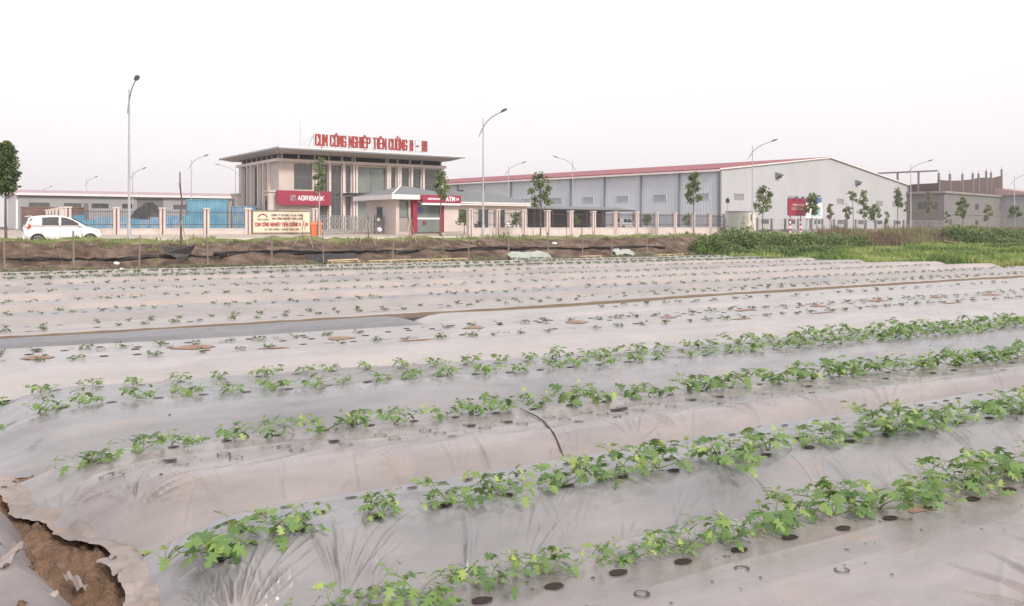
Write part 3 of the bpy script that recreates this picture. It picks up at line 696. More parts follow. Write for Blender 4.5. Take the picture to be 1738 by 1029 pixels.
def plant_arrays(kind, seed):
    r = random.Random(seed); V = []; F = []; T = []; stems = MB(); nb = 0
    P = dict(big=(6, .27, .12, .118, .065), mid=(4, .18, .10, .112, .06), young=(4, .12, .085, .095, .055), young2=(4, .13, .085, .09, .05), seed=(3, .07, .06, .065, .04), tiny=(3, .05, .05, .065, .04), far=(4, .10, .10, .10, .06))[kind]
    nvn, Ln, H_, ls, sp_ = P
    def put(p, az, tilt, roll, s, t):
        nonlocal nb
        V.append((LV * s) @ rot(az, tilt, roll).T + np.array(p)); F.append(LF + nb); T.extend([t] * len(LF)); nb += len(LV)
    a0 = r.random() * 6.28
    for k in range(nvn):
        az = a0 + 6.28 * k / nvn + r.uniform(-.5, .5); L_ = Ln * r.uniform(.55, 1.25)
        if kind == 'big' and k == 0: L_ *= 1.5
        hh = H_ * r.uniform(.5, 1.1); bend = r.uniform(-1, 1); pts = []
        n = max(3, int(L_ / (.07 if kind in ('big', 'mid') else .045)))
        for i in range(n + 1):
            s = i / n; a = az + bend * s * .8
            rise = hh * math.sin(min(s * 1.6, 1.75) * 1.35) if s < .8 else hh * math.sin(1.75 * 1.35) * (1 + (s - .8))
            pts.append((math.cos(a) * L_ * s, math.sin(a) * L_ * s, max(.012, rise * (1.0 if k % 2 else .55))))
        stems.tube(pts, [.0042 - .0022 * i / n for i in range(n + 1)], 4, cap=False)
        for i in range(1, n + 1):
            for sd_ in ((1, -1) if r.random() < .65 else (r.choice((1, -1)),)):
                p = pts[i]; la = az + bend * (i / n) * .8 + sd_ * r.uniform(.5, 1.4); pl = sp_ * r.uniform(.5, 1.3)
                q = (p[0] + math.cos(la) * pl * .7, p[1] + math.sin(la) * pl * .7, p[2] + pl * r.uniform(.3, 1))
                stems.tube([p, q], [.0022, .0015], 3, cap=False)
                s = ls * r.uniform(.6, 1.15) * (1 - .35 * i / n); tt = min(1, max(0, r.gauss(.30, .18) + .28 * (i / n) ** 3))
                put(q, la - math.pi / 2, r.uniform(-.75, .45), r.uniform(-.6, .6), s, tt)
        p = pts[-1]; put((p[0], p[1], p[2] + .01), az - 1.57, r.uniform(.2, .9), 0, ls * .4, .8)
        if kind in ('big', 'mid') and r.random() < .5:
            q = (p[0] * 1.05, p[1] * 1.05, p[2] + .06); stems.tube([p, q], [.0025, .0015], 3, cap=False); put(q, az, 1.0, 0, ls * .4, .95)
    if kind in ('seed', 'tiny', 'far', 'young', 'mid', 'big'):
        for _ in range({'big': 4, 'mid': 3, 'young': 2}.get(kind, 2)):
            a = r.random() * 6.28; d = Ln * r.uniform(.1, .45); put((math.cos(a) * d, math.sin(a) * d, H_ * r.uniform(.5, 1.1)), a - 1.57, r.uniform(-.7, .2), r.uniform(-.4, .4), ls * r.uniform(.7, 1.1), min(1, max(0, r.gauss(.4, .2))))
    return np.concatenate(V), np.concatenate(F), np.array(T), stems
PROTO = {}
for kd, n in (('big', 7), ('mid', 6), ('young', 6), ('young2', 6), ('seed', 5), ('tiny', 4), ('far', 5)):
    PROTO[kd] = [plant_arrays(kd, 100 + 13 * i + len(kd) * 7) for i in range(n)]
ORD = ['first', 'second', 'third', 'fourth', 'fifth', 'sixth', 'seventh', 'eighth', 'ninth', 'tenth', 'eleventh', 'twelfth', 'thirteenth', 'fourteenth', 'fifteenth', 'sixteenth', 'seventeenth', 'eighteenth', 'nineteenth']
TENS = {20: 'twent', 30: 'thirt', 40: 'fort', 50: 'fift', 60: 'sixt', 70: 'sevent', 80: 'eight', 90: 'ninet'}
def ordinal(n):
    if n < 20: return ORD[n - 1]
    t, o = n // 10 * 10, n % 10
    if n > 99: return 'hundred and ' + ordinal(n - 100) if n > 100 else 'hundredth'
    return TENS[t] + ('ieth' if o == 0 else 'y ' + ORD[o - 1])
ALLP = []; OFFP = []
for ri, (bk, ln, ua, ub, spc, kd, words) in enumerate(ROWS):
    b = BK[bk]; r = random.Random(500 + ri); u = ua; c = 0
    while u < min(ub, b['u1'] - .3):
        uu = u + r.uniform(-.06, .06); v = float(vl(ln, uu)) + r.uniform(-.03, .03) * (1 + spc)
        u += spc * r.uniform(.88, 1.12)
        x, y = uv2xy(uu, v)
        if y < 2.4 or not (-.60 < x / y < 1.6): continue
        off_ = x / y >= .60
        if kd in ('seed', 'tiny') and r.random() < (.18 if kd == 'tiny' else .1): continue
        if off_: OFFP.append((kd, x, y, surf(b, uu, v), r.random())); continue
        c += 1; ALLP.append((math.hypot(x, y), kd, uu, v, x, y, surf(b, uu, v), c, words, r.random(), bk))
ALLP.sort(key=lambda p: p[0])
made = {}
ADJ = {'big': 'bushy melon plant', 'mid': 'leafy melon plant', 'young': 'young melon plant', 'young2': 'young melon plant', 'seed': 'pale melon seedling', 'tiny': 'tiny melon seedling', 'far': 'dark green melon plant'}
restV, restF, restT, off = [], [], [], 0
for i, (d, kd, u, v, x, y, z, c, words, rr, bk_) in enumerate(ALLP):
    gr_ = 1.0
    if kd in ('young', 'young2'): gr_ = 1 + .55 * min(1, max(0, (u - 5) / 8))
    if kd == 'mid': gr_ = .95 + .35 * min(1, u / 10)
    if kd == 'big': gr_ = (.74 if bk_ == 'A' else .80) + .18 * min(1, u / 5)
    sc = gr_ * (.75 + .45 * rr); pi = int(rr * 997) % len(PROTO[kd]); rz = rr * 6283 % 6.283
    if i < 300:
        key = (kd, pi)
        if key not in made:
            pv, pf, pt, st = PROTO[kd][pi]
            root = empty('melon_plant'); o = mesh_np('leaves', pv, pf, LEAF if kd in ('big', 'mid', 'young', 'young2') else SEED, root); set_tint(o, pt)
            st.build('stem', M['stem'], root); made[key] = root
            root.location = (x, y, z); root.rotation_euler = (0, 0, rz); root.scale = (sc,) * 3; t = root
        else: t = copy_thing(made[key], (x, y, z), rz, sc)
        tag(t, '%s, %s in %s' % (ADJ[kd], ordinal(c), words), 'melon plant', 'melon plants in rows')
        if kd == 'big' and u < 1.2 and 'second' in words: t.scale = (1.15,) * 3
    else:
        pv, pf, pt, st = PROTO[kd][pi]; q = (pv * sc) @ rot(rz, 0).T + np.array([x, y, z])
        restV.append(q); restF.append(pf + off); restT.append(pt); off += len(q)
side = [[], [], []]; so2 = 0
for (kd, x, y, z, rr) in OFFP:
    pv, pf, pt, st = PROTO[kd][int(rr * 997) % len(PROTO[kd])]; q = (pv * (.8 + .4 * rr)) @ rot(rr * 6.28, 0).T + np.array([x, y, z]); side[0].append(q); side[1].append(pf + so2); side[2].append(pt); so2 += len(q)
o = mesh_np('outer_plants', np.concatenate(side[0]), np.concatenate(side[1]), LEAF); set_tint(o, np.concatenate(side[2]))
tag(o, 'melon plants continuing along the rows past the right edge of the view', 'melon plants', kind='stuff')
if restV:
    o = mesh_np('distant_seedlings', np.concatenate(restV), np.concatenate(restF), SEED); set_tint(o, np.concatenate(restT))
    tag(o, 'many small far seedlings dotting the beds in front of the earth bank', 'seedlings', kind='stuff')
# ================================================================== stroke lettering
GL = {
 'A': [[(0, 0), (.5, 1), (1, 0)], [(.2, .32), (.8, .32)]], 'B': [[(0, 0), (0, 1), (.8, 1), (1, .85), (1, .65), (.8, .52), (0, .52)], [(.8, .52), (1, .38), (1, .15), (.8, 0), (0, 0)]],
 'C': [[(1, .74), (1, .88), (.82, 1), (.18, 1), (0, .88), (0, .12), (.18, 0), (.82, 0), (1, .12), (1, .26)]], 'D': [[(0, 0), (0, 1), (.75, 1), (1, .8), (1, .2), (.75, 0), (0, 0)]],
 'E': [[(1, 1), (0, 1), (0, 0), (1, 0)], [(0, .5), (.8, .5)]], 'G': [[(1, .74), (1, .88), (.82, 1), (.18, 1), (0, .88), (0, .12), (.18, 0), (.82, 0), (1, .12), (1, .45), (.6, .45)]],
 'H': [[(0, 0), (0, 1)], [(1, 0), (1, 1)], [(0, .5), (1, .5)]], 'I': [[(.5, 0), (.5, 1)]], 'K': [[(0, 0), (0, 1)], [(1, 1), (.05, .45)], [(.35, .6), (1, 0)]], 'L': [[(0, 1), (0, 0), (1, 0)]],
 'M': [[(0, 0), (0, 1), (.5, .35), (1, 1), (1, 0)]], 'N': [[(0, 0), (0, 1), (1, 0), (1, 1)]], 'O': [[(.18, 0), (0, .12), (0, .88), (.18, 1), (.82, 1), (1, .88), (1, .12), (.82, 0), (.18, 0)]],
 'P': [[(0, 0), (0, 1), (.8, 1), (1, .87), (1, .6), (.8, .46), (0, .46)]], 'R': [[(0, 0), (0, 1), (.8, 1), (1, .87), (1, .62), (.8, .48), (0, .48)], [(.5, .48), (1, 0)]],
 'S': [[(1, .8), (.82, 1), (.18, 1), (0, .85), (0, .62), (.18, .52), (.82, .5), (1, .38), (1, .15), (.82, 0), (.18, 0), (0, .2)]], 'T': [[(0, 1), (1, 1)], [(.5, 1), (.5, 0)]],
 'U': [[(0, 1), (0, .12), (.18, 0), (.82, 0), (1, .12), (1, 1)]], 'V': [[(0, 1), (.5, 0), (1, 1)]], 'X': [[(0, 0), (1, 1)], [(0, 1), (1, 0)]], 'Y': [[(0, 1), (.5, .5), (1, 1)], [(.5, .5), (.5, 0)]],
 '-': [[(.15, .45), (.85, .45)]], ':': [[(.5, .15), (.5, .2)], [(.5, .65), (.5, .7)]], ' ': [], '2': [[(0, .8), (.2, 1), (.8, 1), (1, .8), (1, .6), (0, 0), (1, 0)]], '4': [[(.75, 0), (.75, 1), (0, .3), (1, .3)]]}
ACC = {'^': [[(.18, 1.13), (.5, 1.24), (.82, 1.13)]], '`': [[(.35, 1.38), (.6, 1.16)]], "'": [[(.65, 1.38), (.4, 1.16)]], '.': [[(.5, -.3), (.5, -.22)]], '+': [[(1, 1), (1.22, 1.02), (1.22, 1.2)]], '~': [[(.2, 1.15), (.4, 1.25), (.6, 1.15), (.8, 1.25)]], '_': [[(-.2, .5), (.35, .5)]]}
# text syntax: a letter followed by its marks in brackets, e.g. U[.] O[^] E[^.]
def parse(t):
    o = []; i = 0
    while i < len(t):
        c = t[i]; a = ''
        if i + 1 < len(t) and t[i + 1] == '[':
            j = t.index(']', i); a = t[i + 2:j]; i = j
        o.append((c, a)); i += 1
    return o
def letter_mb(mb, c, a, x, z, wd, h, th, y, dep):
    w_ = wd * (.15 if c == 'I' else 1)
    k = 0
    for stroke in GL[c] + [s for q in a for s in ACC[q]]:
        for p, q in zip(stroke[:-1], stroke[1:]):
            P = Vector((x + p[0] * wd if c != 'I' else x + (p[0] - .5) * wd, 0, z + p[1] * h)); Q_ = Vector((x + q[0] * wd if c != 'I' else x + (q[0] - .5) * wd, 0, z + q[1] * h))
            th_ = th if stroke in GL[c] else th * .7; d = (Q_ - P); Ln = d.length; d.normalize(); n = Vector((-d.z, 0, d.x)); e_ = th_ * .5
            P -= d * e_ * .8; Q_ += d * e_ * .8; yy = y - .002 * (k % 3) ; k += 1
            mb.ext([P + n * e_ + Vector((0, yy, 0)), P - n * e_ + Vector((0, yy, 0)), Q_ - n * e_ + Vector((0, yy, 0)), Q_ + n * e_ + Vector((0, yy, 0))], (0, dep, 0))
def text_layout(t, x0, x1, h):
    L_ = parse(t); adv = [(.35 if c == 'I' else .75 if c == ' ' else 1.0) + (.42 if c != ' ' else .15) for c, a in L_]
    tot = sum(adv) - .42; s = (x1 - x0) / tot; x = x0; o = []
    for (c, a), ad_ in zip(L_, adv):
        o.append((c, a, x + (s * .17 if c == 'I' else 0), s)); x += ad_ * s
    return o
def text_mesh(t, x0, x1, z, h, th, y, dep, name, m, parent):
    mb = MB()
    for c, a, x, s in text_layout(t, x0, x1, h):
        letter_mb(mb, c, a, x, z, s, h, th, y, dep)
    return mb.build(name, m, parent)

# ================================================================== office building
ANG = R(35.5)
hq = empty('office_building', (-23.9, 90, 1.15), ANG)
tag(hq, 'two storey office with wide flat overhanging roof, pale columns and dark glass behind the gate', 'office building')
W_, D_ = 19.7, 12.5; ZT = 7.5
front = [(1.62, 3.62, 4.4, 7.1), (4.1, 5.33, .2, 7.1), (5.67, 6.88, .3, 7.1), (7.43, 7.98, 4.2, 7.1), (7.43, 7.98, .2, 3.8), (8.74, 12.2, 4.2, 7.0), (8.74, 12.2, .1, 3.8), (12.74, 13.4, 3.6, 7.1), (14.06, 15.11, 3.6, 7.1), (15.63, 16.62, 3.6, 7.1), (17.16, 19.1, 3.6, 7.1),
         (12.74, 13.4, .2, 3.2), (14.06, 16.62, .2, 3.2), (17.16, 19.1, .2, 3.2)]
side = [(2.7, 3.7, .4, 7.1), (4.2, 5.2, .4, 7.1), (5.9, 7.4, .4, 7.1), (8.2, 8.8, .4, 7.1), (9.3, 10.6, .4, 7.1)]
mb = MB(); mb.wall(0, W_, 0, ZT, 0, .3, front); mb.wall(.3, D_, 0, ZT, 0, .3, side, yaxis=True)
mb.box(W_ - .3, W_, .3, D_, 0, ZT); mb.box(.3, W_ - .3, D_ - .3, D_, 0, ZT)
mb.box(-.06, W_ + .06, -.06, D_ + .06, -.6, .05)
wall = mb.build('wall', M['cream'], hq)
def win(parent, x0, x1, z0, z1, y, nx, nz, yaxis=False, gm='glass', th=.06, name='window'):
    f = MB(); g = MB(); T_ = .09
    def bx(mb_, a, b, c, d, y0, y1):
        if yaxis: mb_.box(y0, y1, a, b, c, d)
        else: mb_.box(a, b, y0, y1, c, d)
    bx(f, x0, x1, z1 - T_, z1, y, y + T_); bx(f, x0, x1, z0, z0 + T_, y, y + T_)
    bx(f, x0, x0 + T_, z0 + T_, z1 - T_, y, y + T_); bx(f, x1 - T_, x1, z0 + T_, z1 - T_, y, y + T_)
    for i in range(1, nx): c = x0 + (x1 - x0) * i / nx; bx(f, c - .03, c + .03, z0 + T_, z1 - T_, y + .01, y + .07)
    for i in range(1, nz): c = z0 + (z1 - z0) * i / nz; bx(f, x0 + T_, x1 - T_, c - .03, c + .03, y + .013, y + .067)
    fr = f.build(name, M['frame'], parent)
    bx(g, x0 + .03, x1 - .03, z0 + .03, z1 - .03, y + .035, y + .05)
    g.build('pane', M[gm], fr); return fr
for i, (a, b, c, d) in enumerate(front):
    win(hq, a, b, c, d, .12, 3 if b - a > 1.5 and i == 0 else (2 if .9 < b - a < 2.2 else 1) if b - a < 3 else 2, 4 if d - c > 5 else 2 if b - a < 3 else 1, gm='glass_green' if b - a > 3 else 'glass')
for (a, b, c, d) in side: win(hq, a, b, c, d, .1, 1, 4, True)
for t in (3.98, 5.5, 7.08, 8.28, 8.6, 12.34, 12.6, 13.66, 13.93, 15.37, 16.88, 19.3):
    MB().box(t - .11, t + .11, -.3, -.003, 0.05, ZT - .25).build('column', M['trim'], hq)
for t in (2.5, 3.95, 5.55, 7.8, 9.05, 10.9):
    MB().box(-.3, -.003, t - .12, t + .12, 0.05, ZT - .25).build('column', M['trim'], hq)
mb = MB(); mb.box(-.36, W_ + .1, -.36, -.004, ZT - .25, ZT + .05); mb.box(-.36, -.004, -.004, D_, ZT - .25, ZT + .05); mb.build('cornice', M['trim'], hq)
mb = MB(); mb.box(.35, W_ - .35, .35, D_ - .35, ZT, 8.2); mb.build('clerestory', M['dark'], hq)
mb = MB()
for t in (.4, 2.2, 3.98, 5.6, 7.1, 8.28, 8.6, 12.34, 12.6, 13.8, 15.37, 16.88, 19.4): MB().box(t - .09, t + .09, .16, .346, ZT + .052, 8.2).build('clerestory_post', M['trim'], hq)
for t in (.8, 2.6, 4.1, 5.6, 7.2, 8.8, 10.4, 12.0): MB().box(.16, .346, t - .09, t + .09, ZT + .052, 8.2).build('clerestory_post', M['trim'], hq)
x0, x1, y0, y1 = -1.13, W_ + .95, -3.0, D_ + 3.6
rf = MB()
rf.box(x0, x1, y0, y1, 8.33, 8.55)
def frust(mb_, a, za, b, zb, mi=0):
    V = [(a[0], a[2], za), (a[1], a[2], za), (a[1], a[3], za), (a[0], a[3], za), (b[0], b[2], zb), (b[1], b[2], zb), (b[1], b[3], zb), (b[0], b[3], zb)]
    mb_.add(V, [(3, 2, 1, 0), (4, 5, 6, 7), (0, 1, 5, 4), (1, 2, 6, 5), (2, 3, 7, 6), (3, 0, 4, 7)], mi)
frust(rf, (x0 + .1, x1 - .1, y0 + .1, y1 - .1), 8.552, (x0 + 5, x1 - 5, y0 + 6, y1 - 6), 9.1)
roof = rf.build('roof', M['eave'], hq)
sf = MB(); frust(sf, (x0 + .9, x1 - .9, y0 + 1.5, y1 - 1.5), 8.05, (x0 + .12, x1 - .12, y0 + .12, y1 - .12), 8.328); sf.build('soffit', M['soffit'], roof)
MB().box(x0 - .03, x1 + .03, y0 - .03, y0, 8.28, 8.43).box(x0 - .03, x0, y0, y1, 8.28, 8.43).build('gutter', M['pipe'], roof)
mb = MB(); mb.box(6.95, 12.7, -1.9, -.31, 3.92, 4.12); mb.build('canopy', M['dark'], hq)
MB().box(-1.0, -.003, .25, 1.6, 0, 4.1).box(-1.1, -.004, .1, 1.75, 4.1, 4.3).build('side_bay', M['cream'], hq); MB().box(-.9, -.003, 11.0, 12.4, 0, 4.1).box(-1.0, -.004, 10.9, 12.5, 4.1, 4.3).build('side_bay', M['cream'], hq)
for ys in (.55, 11.3): win(hq, ys, ys + .7, .5, 3.7, -1.04 if ys < 1 else -.94, 1, 2, True)
mb = MB(); mb.tube([(2.9, 1.5, 8.8), (2.9, 1.5, 11.8)], [.04, .02], 6); mb.build('aerial', M['pole'], hq)
# rooftop letters
rs_ = empty('rooftop_sign', (-23.9, 90, 1.15), ANG)
tag(rs_, 'row of red block letters on a thin steel frame along the office roof edge', 'sign')
SY = -1.5; T0, T1 = 3.4, 16.6; ZB, HL = 9.02, 1.06
TXT = 'CU[.]M CO[^]NG NGHIE[^.]P TIE[^]N CU[+]O[+`]NG II - III'
for c, a, x, s in text_layout(TXT, T0, T1, HL):
    if c == ' ': continue
    mb = MB(); letter_mb(mb, c, a, x, ZB, s, HL, .155, SY, .14); mb.build('letter', M['red_letter'], rs_)
mb = MB()
for zz in (ZB - .06, ZB + HL * .55, ZB + HL + .05): mb.bar((T0 - .2, SY + .2, zz), (T1 + .2, SY + .2, zz), .035, .035)
n = 9
for i in range(n + 1):
    x = T0 - .15 + (T1 - T0 + .3) * i / n
    mb.bar((x, SY + .22, 8.56), (x, SY + .22, ZB + HL + .1), .04, .04); mb.bar((x, SY + .24, ZB + HL), (x - .05, SY + 1.7, 8.75), .035, .035)
    if i < n: mb.bar((x, SY + .23, 8.6), (x + .75, SY + .23, ZB), .025, .025); mb.bar((x + 1.45, SY + .23, 8.6), (x + .75, SY + .23, ZB), .025, .025)
mb.bar((T0 - .1, SY + .2, ZB + HL), (T0 - 1.9, SY + .2, 8.58), .04, .04)
mb.build('frame', M['pole'], rs_)
# bank sign on the wall
bs = empty('bank_sign', (-23.9, 90, 1.15), ANG); tag(bs, 'long red bank sign with white lettering fixed across the office front at the left', 'sign')
MB().box(-.45, 5.42, -.75, -.36, 2.78, 4.26).build('sign_box', M['red_sign'], bs)
text_mesh('AGRIBANK', 1.75, 4.55, 3.30, .42, .075, -.775, .03, 'lettering', M['white'], bs)
mb = MB()
for a, b in (((.95, 3.28), (1.45, 3.28)), ((1.45, 3.28), (1.45, 3.76)), ((1.45, 3.76), (.95, 3.76)), ((.95, 3.76), (.95, 3.28)), ((1.02, 3.34), (1.4, 3.7)), ((1.02, 3.5), (1.25, 3.72))):
    mb.bar((a[0], -.765, a[1]), (b[0], -.765, b[1]), .03, .045)
mb.build('emblem', M['pale_blue'], bs)

# ================================================================== guard house with cash machine front
def hip_roof(mb_, x0, x1, y0, y1, z, h, inset):
    V = [(x0, y0, z), (x1, y0, z), (x1, y1, z), (x0, y1, z), (x0 + inset, (y0 + y1) / 2, z + h), (x1 - inset, (y0 + y1) / 2, z + h)]
    mb_.add(V, [(3, 2, 1, 0), (0, 1, 5, 4), (1, 2, 5), (2, 3, 4, 5), (3, 0, 4)])
gh = empty('guard_house', (-10.45, 79, 1.15), ANG); tag(gh, 'small cream gate house with grey hipped roof, right of the folding gate', 'gate house')
mb = MB(); mb.wall(0, 5, 0, 3.0, 0, .2, [(.35, 1.3, .1, 2.95), (1.75, 4.75, .05, 2.95)]); mb.wall(.2, 6, 0, 3.0, 0, .2, [(2.6, 3.8, 1.15, 2.4)], yaxis=True)
mb.box(4.8, 5, .2, 6, 0, 3.0); mb.box(.2, 4.8, 5.8, 6, 0, 3.0); mb.box(-.05, 5.05, -.05, 6.05, -.6, .04); mb.build('wall', M['cream'], gh)
win(gh, 2.6, 3.8, 1.15, 2.4, .06, 2, 1, True)
d_ = win(gh, .35, 1.3, 1.35, 2.95, .08, 1, 2, gm='glass_green', name='door'); MB().box(.38, 1.27, .1, .14, .1, 1.35).build('door_panel', M['panel'], d_)
fa_ = MB(); fa_.box(-.95, 5.9, -1.05, 6.9, 3.0, 3.42); fa_.build('fascia', M['eave'], gh)
mb = MB(); hip_roof(mb, -.85, 5.8, -.95, 6.8, 3.424, .95, 2.9); rr_ = mb.build('roof', M['roof_grey'], gh)
mb = MB(); mb.bar((-.8, -.9, 3.46), (2.05, 2.92, 4.41), .14, .08); mb.build('ridge_cap', M['eave'], rr_)
# bank machine booth front built on to it
am = empty('cash_machine_booth', (-10.45, 79, 1.15), ANG); tag(am, 'red framed cash machine booth with glass doors under a red and white sign', 'cash booth')
MB().box(1.5, 1.95, -.5, -.06, 0, 3.0).build('red_pillar', M['red_sign'], am); MB().box(4.4, 4.75, -.5, -.06, 0, 3.0).build('red_pillar', M['red_sign'], am)
gd = MB(); gd.box(1.95, 4.4, -.3, -.26, .05, 2.9); g_ = gd.build('glass_door', M['glass_green'], am)
MB().box(1.95, 4.4, -.36, -.31, 1.22, 1.38).box(1.95, 4.4, -.34, -.3, 2.75, 2.9).build('door_rail', M['white'], g_)
MB().box(2.05, 2.55, -.36, -.31, 1.75, 2.3).build('notice', M['blue_ink'], am); MB().box(2.6, 2.95, -.36, -.31, .7, 1.1).build('notice', M['maroon'], am)
sg = MB(); sg.box(1.9, 5.95, -1.55, -1.1, 2.72, 3.42); sgo = sg.build('sign_box', M['red_sign'], am); MB().box(1.92, 5.93, -1.5, -1.13, 2.52, 2.715).build('light_strip', M['white'], sgo)
text_mesh('AGRIBANK', 2.4, 3.7, 3.0, .14, .035, -1.575, .03, 'lettering', M['white'], am); text_mesh('ATM', 4.35, 5.2, 2.9, .36, .08, -1.575, .03, 'lettering', M['white'], am)
text_mesh('24', 5.35, 5.7, 2.98, .2, .035, -1.575, .03, 'lettering', M['white'], am)

# ================================================================== annex, carport
an = empty('annex_building', (-8.3, 96, 1.25), ANG); tag(an, 'low cream outbuilding with a long grey hipped roof behind parked motorbikes', 'outbuilding')
mb = MB(); ops = [(2.9, 4.4, .9, 2.4), (5.5, 6.9, 0.05, 2.4), (8.1, 9.2, .05, 2.4)]; mb.wall(0, 12.4, 0, 2.85, 0, .2, ops); mb.box(0, .2, .2, 7, 0, 2.85); mb.box(12.2, 12.4, .2, 7, 0, 2.85); mb.box(.2, 12.2, 6.8, 7, 0, 2.85); mb.box(-.05, 12.45, -.05, 7.05, -.6, .03); mb.build('wall', M['cream'], an)
win(an, 2.9, 4.4, .9, 2.4, .06, 2, 1); win(an, 5.5, 6.9, .05, 2.4, .06, 2, 1, name='door'); win(an, 8.1, 9.2, .05, 2.4, .06, 1, 1, name='door')
MB().box(-.7, 13.1, -.8, 7.7, 2.85, 3.05).box(-.8, 13.2, -.9, 7.8, 3.052, 3.2).build('eave', M['eave'], an)
mb = MB(); hip_roof(mb, -.7, 13.1, -.8, 7.7, 3.204, 1.35, 3.9); mb.build('roof', M['roof_grey'], an)
cp = empty('carport', (7.6, 111.5, 1.25), R(43)); tag(cp, 'long open carport with low dark roof and red posts in front of the warehouse side', 'carport')
mb = MB(); mb.box(-10, 12.6, -.1, 5.4, 2.55, 2.68); mb.build('roof', M['dark'], cp)
MB().ext([(-9.9, 0, 2.683), (-9.9, 5.2, 2.683), (-9.9, 2.6, 3.1)], (22.4, 0, 0)).build('roof_sheet', M['roof_grey'], cp)
mb = MB(); mb.box(-9.9, 12.5, 5.2, 5.3, 0, 2.54); mb.build('back_wall', M['frame'], cp)
mb = MB(); 
for i in range(8): MB().box(-9.8 + i * 3.16, -9.68 + i * 3.16, .05, .17, 0, 2.54).build('post', M['maroon'], cp)
MB().box(-9.9, 12.5, .03, .1, .0, .18).build('floor_edge', M['concrete'], cp)

# ================================================================== warehouse
wh = empty('warehouse', (29.4, 124, 1.2), R(45)); tag(wh, 'huge white sheet metal warehouse with shallow red roof and long shaded side wall', 'warehouse')
LW, LL, HE, HR = 68.2, 92, 8.6, 12.1
gab = [(x, 0, z) for x, z in ((0, 0), (LW, 0), (LW, HE), (LW / 2, HR), (0, HE))]
mb = MB(); mb.ext(gab, (0, .3, 0)); mb.build('gable_wall', M['wh_wall'], wh)
MB().box(0, .3, .304, LL, 0, HE - .02).build('side_wall', M['wh_wall_side'], wh)
MB().box(LW - .3, LW, .304, LL, 0, HE - .02).ext([(x, LL + .004, z) for x, z in ((0, 0), (LW, 0), (LW, HE), (LW / 2, HR), (0, HE))], (0, .3, 0)).build('rear_wall', M['wh_wall_side'], wh)
mb = MB(); rf_o = .5
for sgn in (0, 1):
    xa, xb = (-rf_o, LW / 2) if sgn == 0 else (LW + rf_o, LW / 2)
    za = HE - rf_o * (HR - HE) / (LW / 2) + .03
    P = [(xa, -.25, za), (xb, -.25, HR + .03), (xb, -.25, HR + .2), (xa, -.25, za + .17)]
    mb.ext(P, (0, LL + .8, 0))
wr = mb.build('roof', M['red_roof'], wh)
mb = MB()
for sgn in (0, 1):
    xa, xb = (-rf_o, LW / 2) if sgn == 0 else (LW + rf_o, LW / 2); za = HE - .03
    mb.ext([(xa, -.32, za - .05), (xb, -.32, HR - .03), (xb, -.32, HR + .16), (xa, -.32, za + .14)], (0, .065, 0))
mb.build('gable_trim', M['eave'], wr)
MB().box(-.72, -.5, -.2, LL, HE - .28, HE - .02).build('gutter', M['eave'], wr)
mb = MB().box(-.5, -.003, .0, LL, HE - .05, HE - .0).build('eave_board', M['pipe'], wr)
for t in (.22, 6.8, 13.7, 20.8, 27.9, 34.8, 41.7, 48.7, 55.8, 62.8, 69.8, 76.8): MB().box(-.2, -.003, t - .14, t + .14, 0, HE - .28).build('downpipe', M['pipe'], wh)
MB().box(-.16, .14, -.16, -.003, 0, HE - .05).box(LW - .1, LW + .1, -.16, -.003, 0, HE - .05).build('corner_trim', M['pipe'], wh)
def louvre(parent, a, z, wd, ht, yaxis, mats_=None):
    f = MB()
    def bx(a0, a1, z0, z1, d0, d1):
        if yaxis: f.box(d0, d1, a0, a1, z0, z1)
        else: f.box(a0, a1, d0, d1, z0, z1)
    bx(a - wd / 2, a + wd / 2, z + ht - .08, z + ht, -.16, -.004); bx(a - wd / 2, a - wd / 2 + .06, z, z + ht - .08, -.12, -.004); bx(a + wd / 2 - .06, a + wd / 2, z, z + ht - .08, -.12, -.004)
    n = 7
    for i in range(n): c = z + .04 + (ht - .12) * i / n; bx(a - wd / 2 + .06, a + wd / 2 - .06, c, c + .05, -.09, -.006)
    f.build('louvre', mats_ or M['wh_wall'], parent)
for t in (2.9, 10.2, 17.2, 24.2, 31, 38.2, 45.2, 52.2, 59): louvre(wh, t, 4.35, 2.3, .95, True, M['wh_wall_side'])
for t in (5, 12.9, 21, 29, 38.3, 46.5, 54.6, 62): louvre(wh, t, 4.4, 2.6, .95, False)
for t in (4.3, 12.6, 21, 29.8, 38.5, 46.6, 54.8, 63.4):
    wo = MB().box(t - 1.1, t + 1.1, -.04, -.003, .95, 1.62).build('window', M['glass'], wh)
    MB().box(t - 1.16, t + 1.16, -.07, -.042, 1.62, 1.70).box(t - .02, t + .02, -.06, -.042, .95, 1.62).build('frame', M['frame'], wo)
for (t, z) in ((16.3, 8.4), (44.9, 8.3)):
    f = MB().ext([(t - .6, -.004, z + .5), (t - .6, -.9, z + .1), (t - .6, -.004, z - .5)], (1.2, 0, 0)); f.build('fan_hood', M['pipe'], wh)
    MB().box(t - .45, t + .45, -.55, -.2, z - .42, z - .2).build('fan', M['dark'], wh)
f = MB().ext([(-.004, 54.3, 7.3), (-.9, 54.3, 6.9), (-.004, 54.3, 6.3)], (0, 1.2, 0)); f.build('fan_hood', M['dark'], wh)

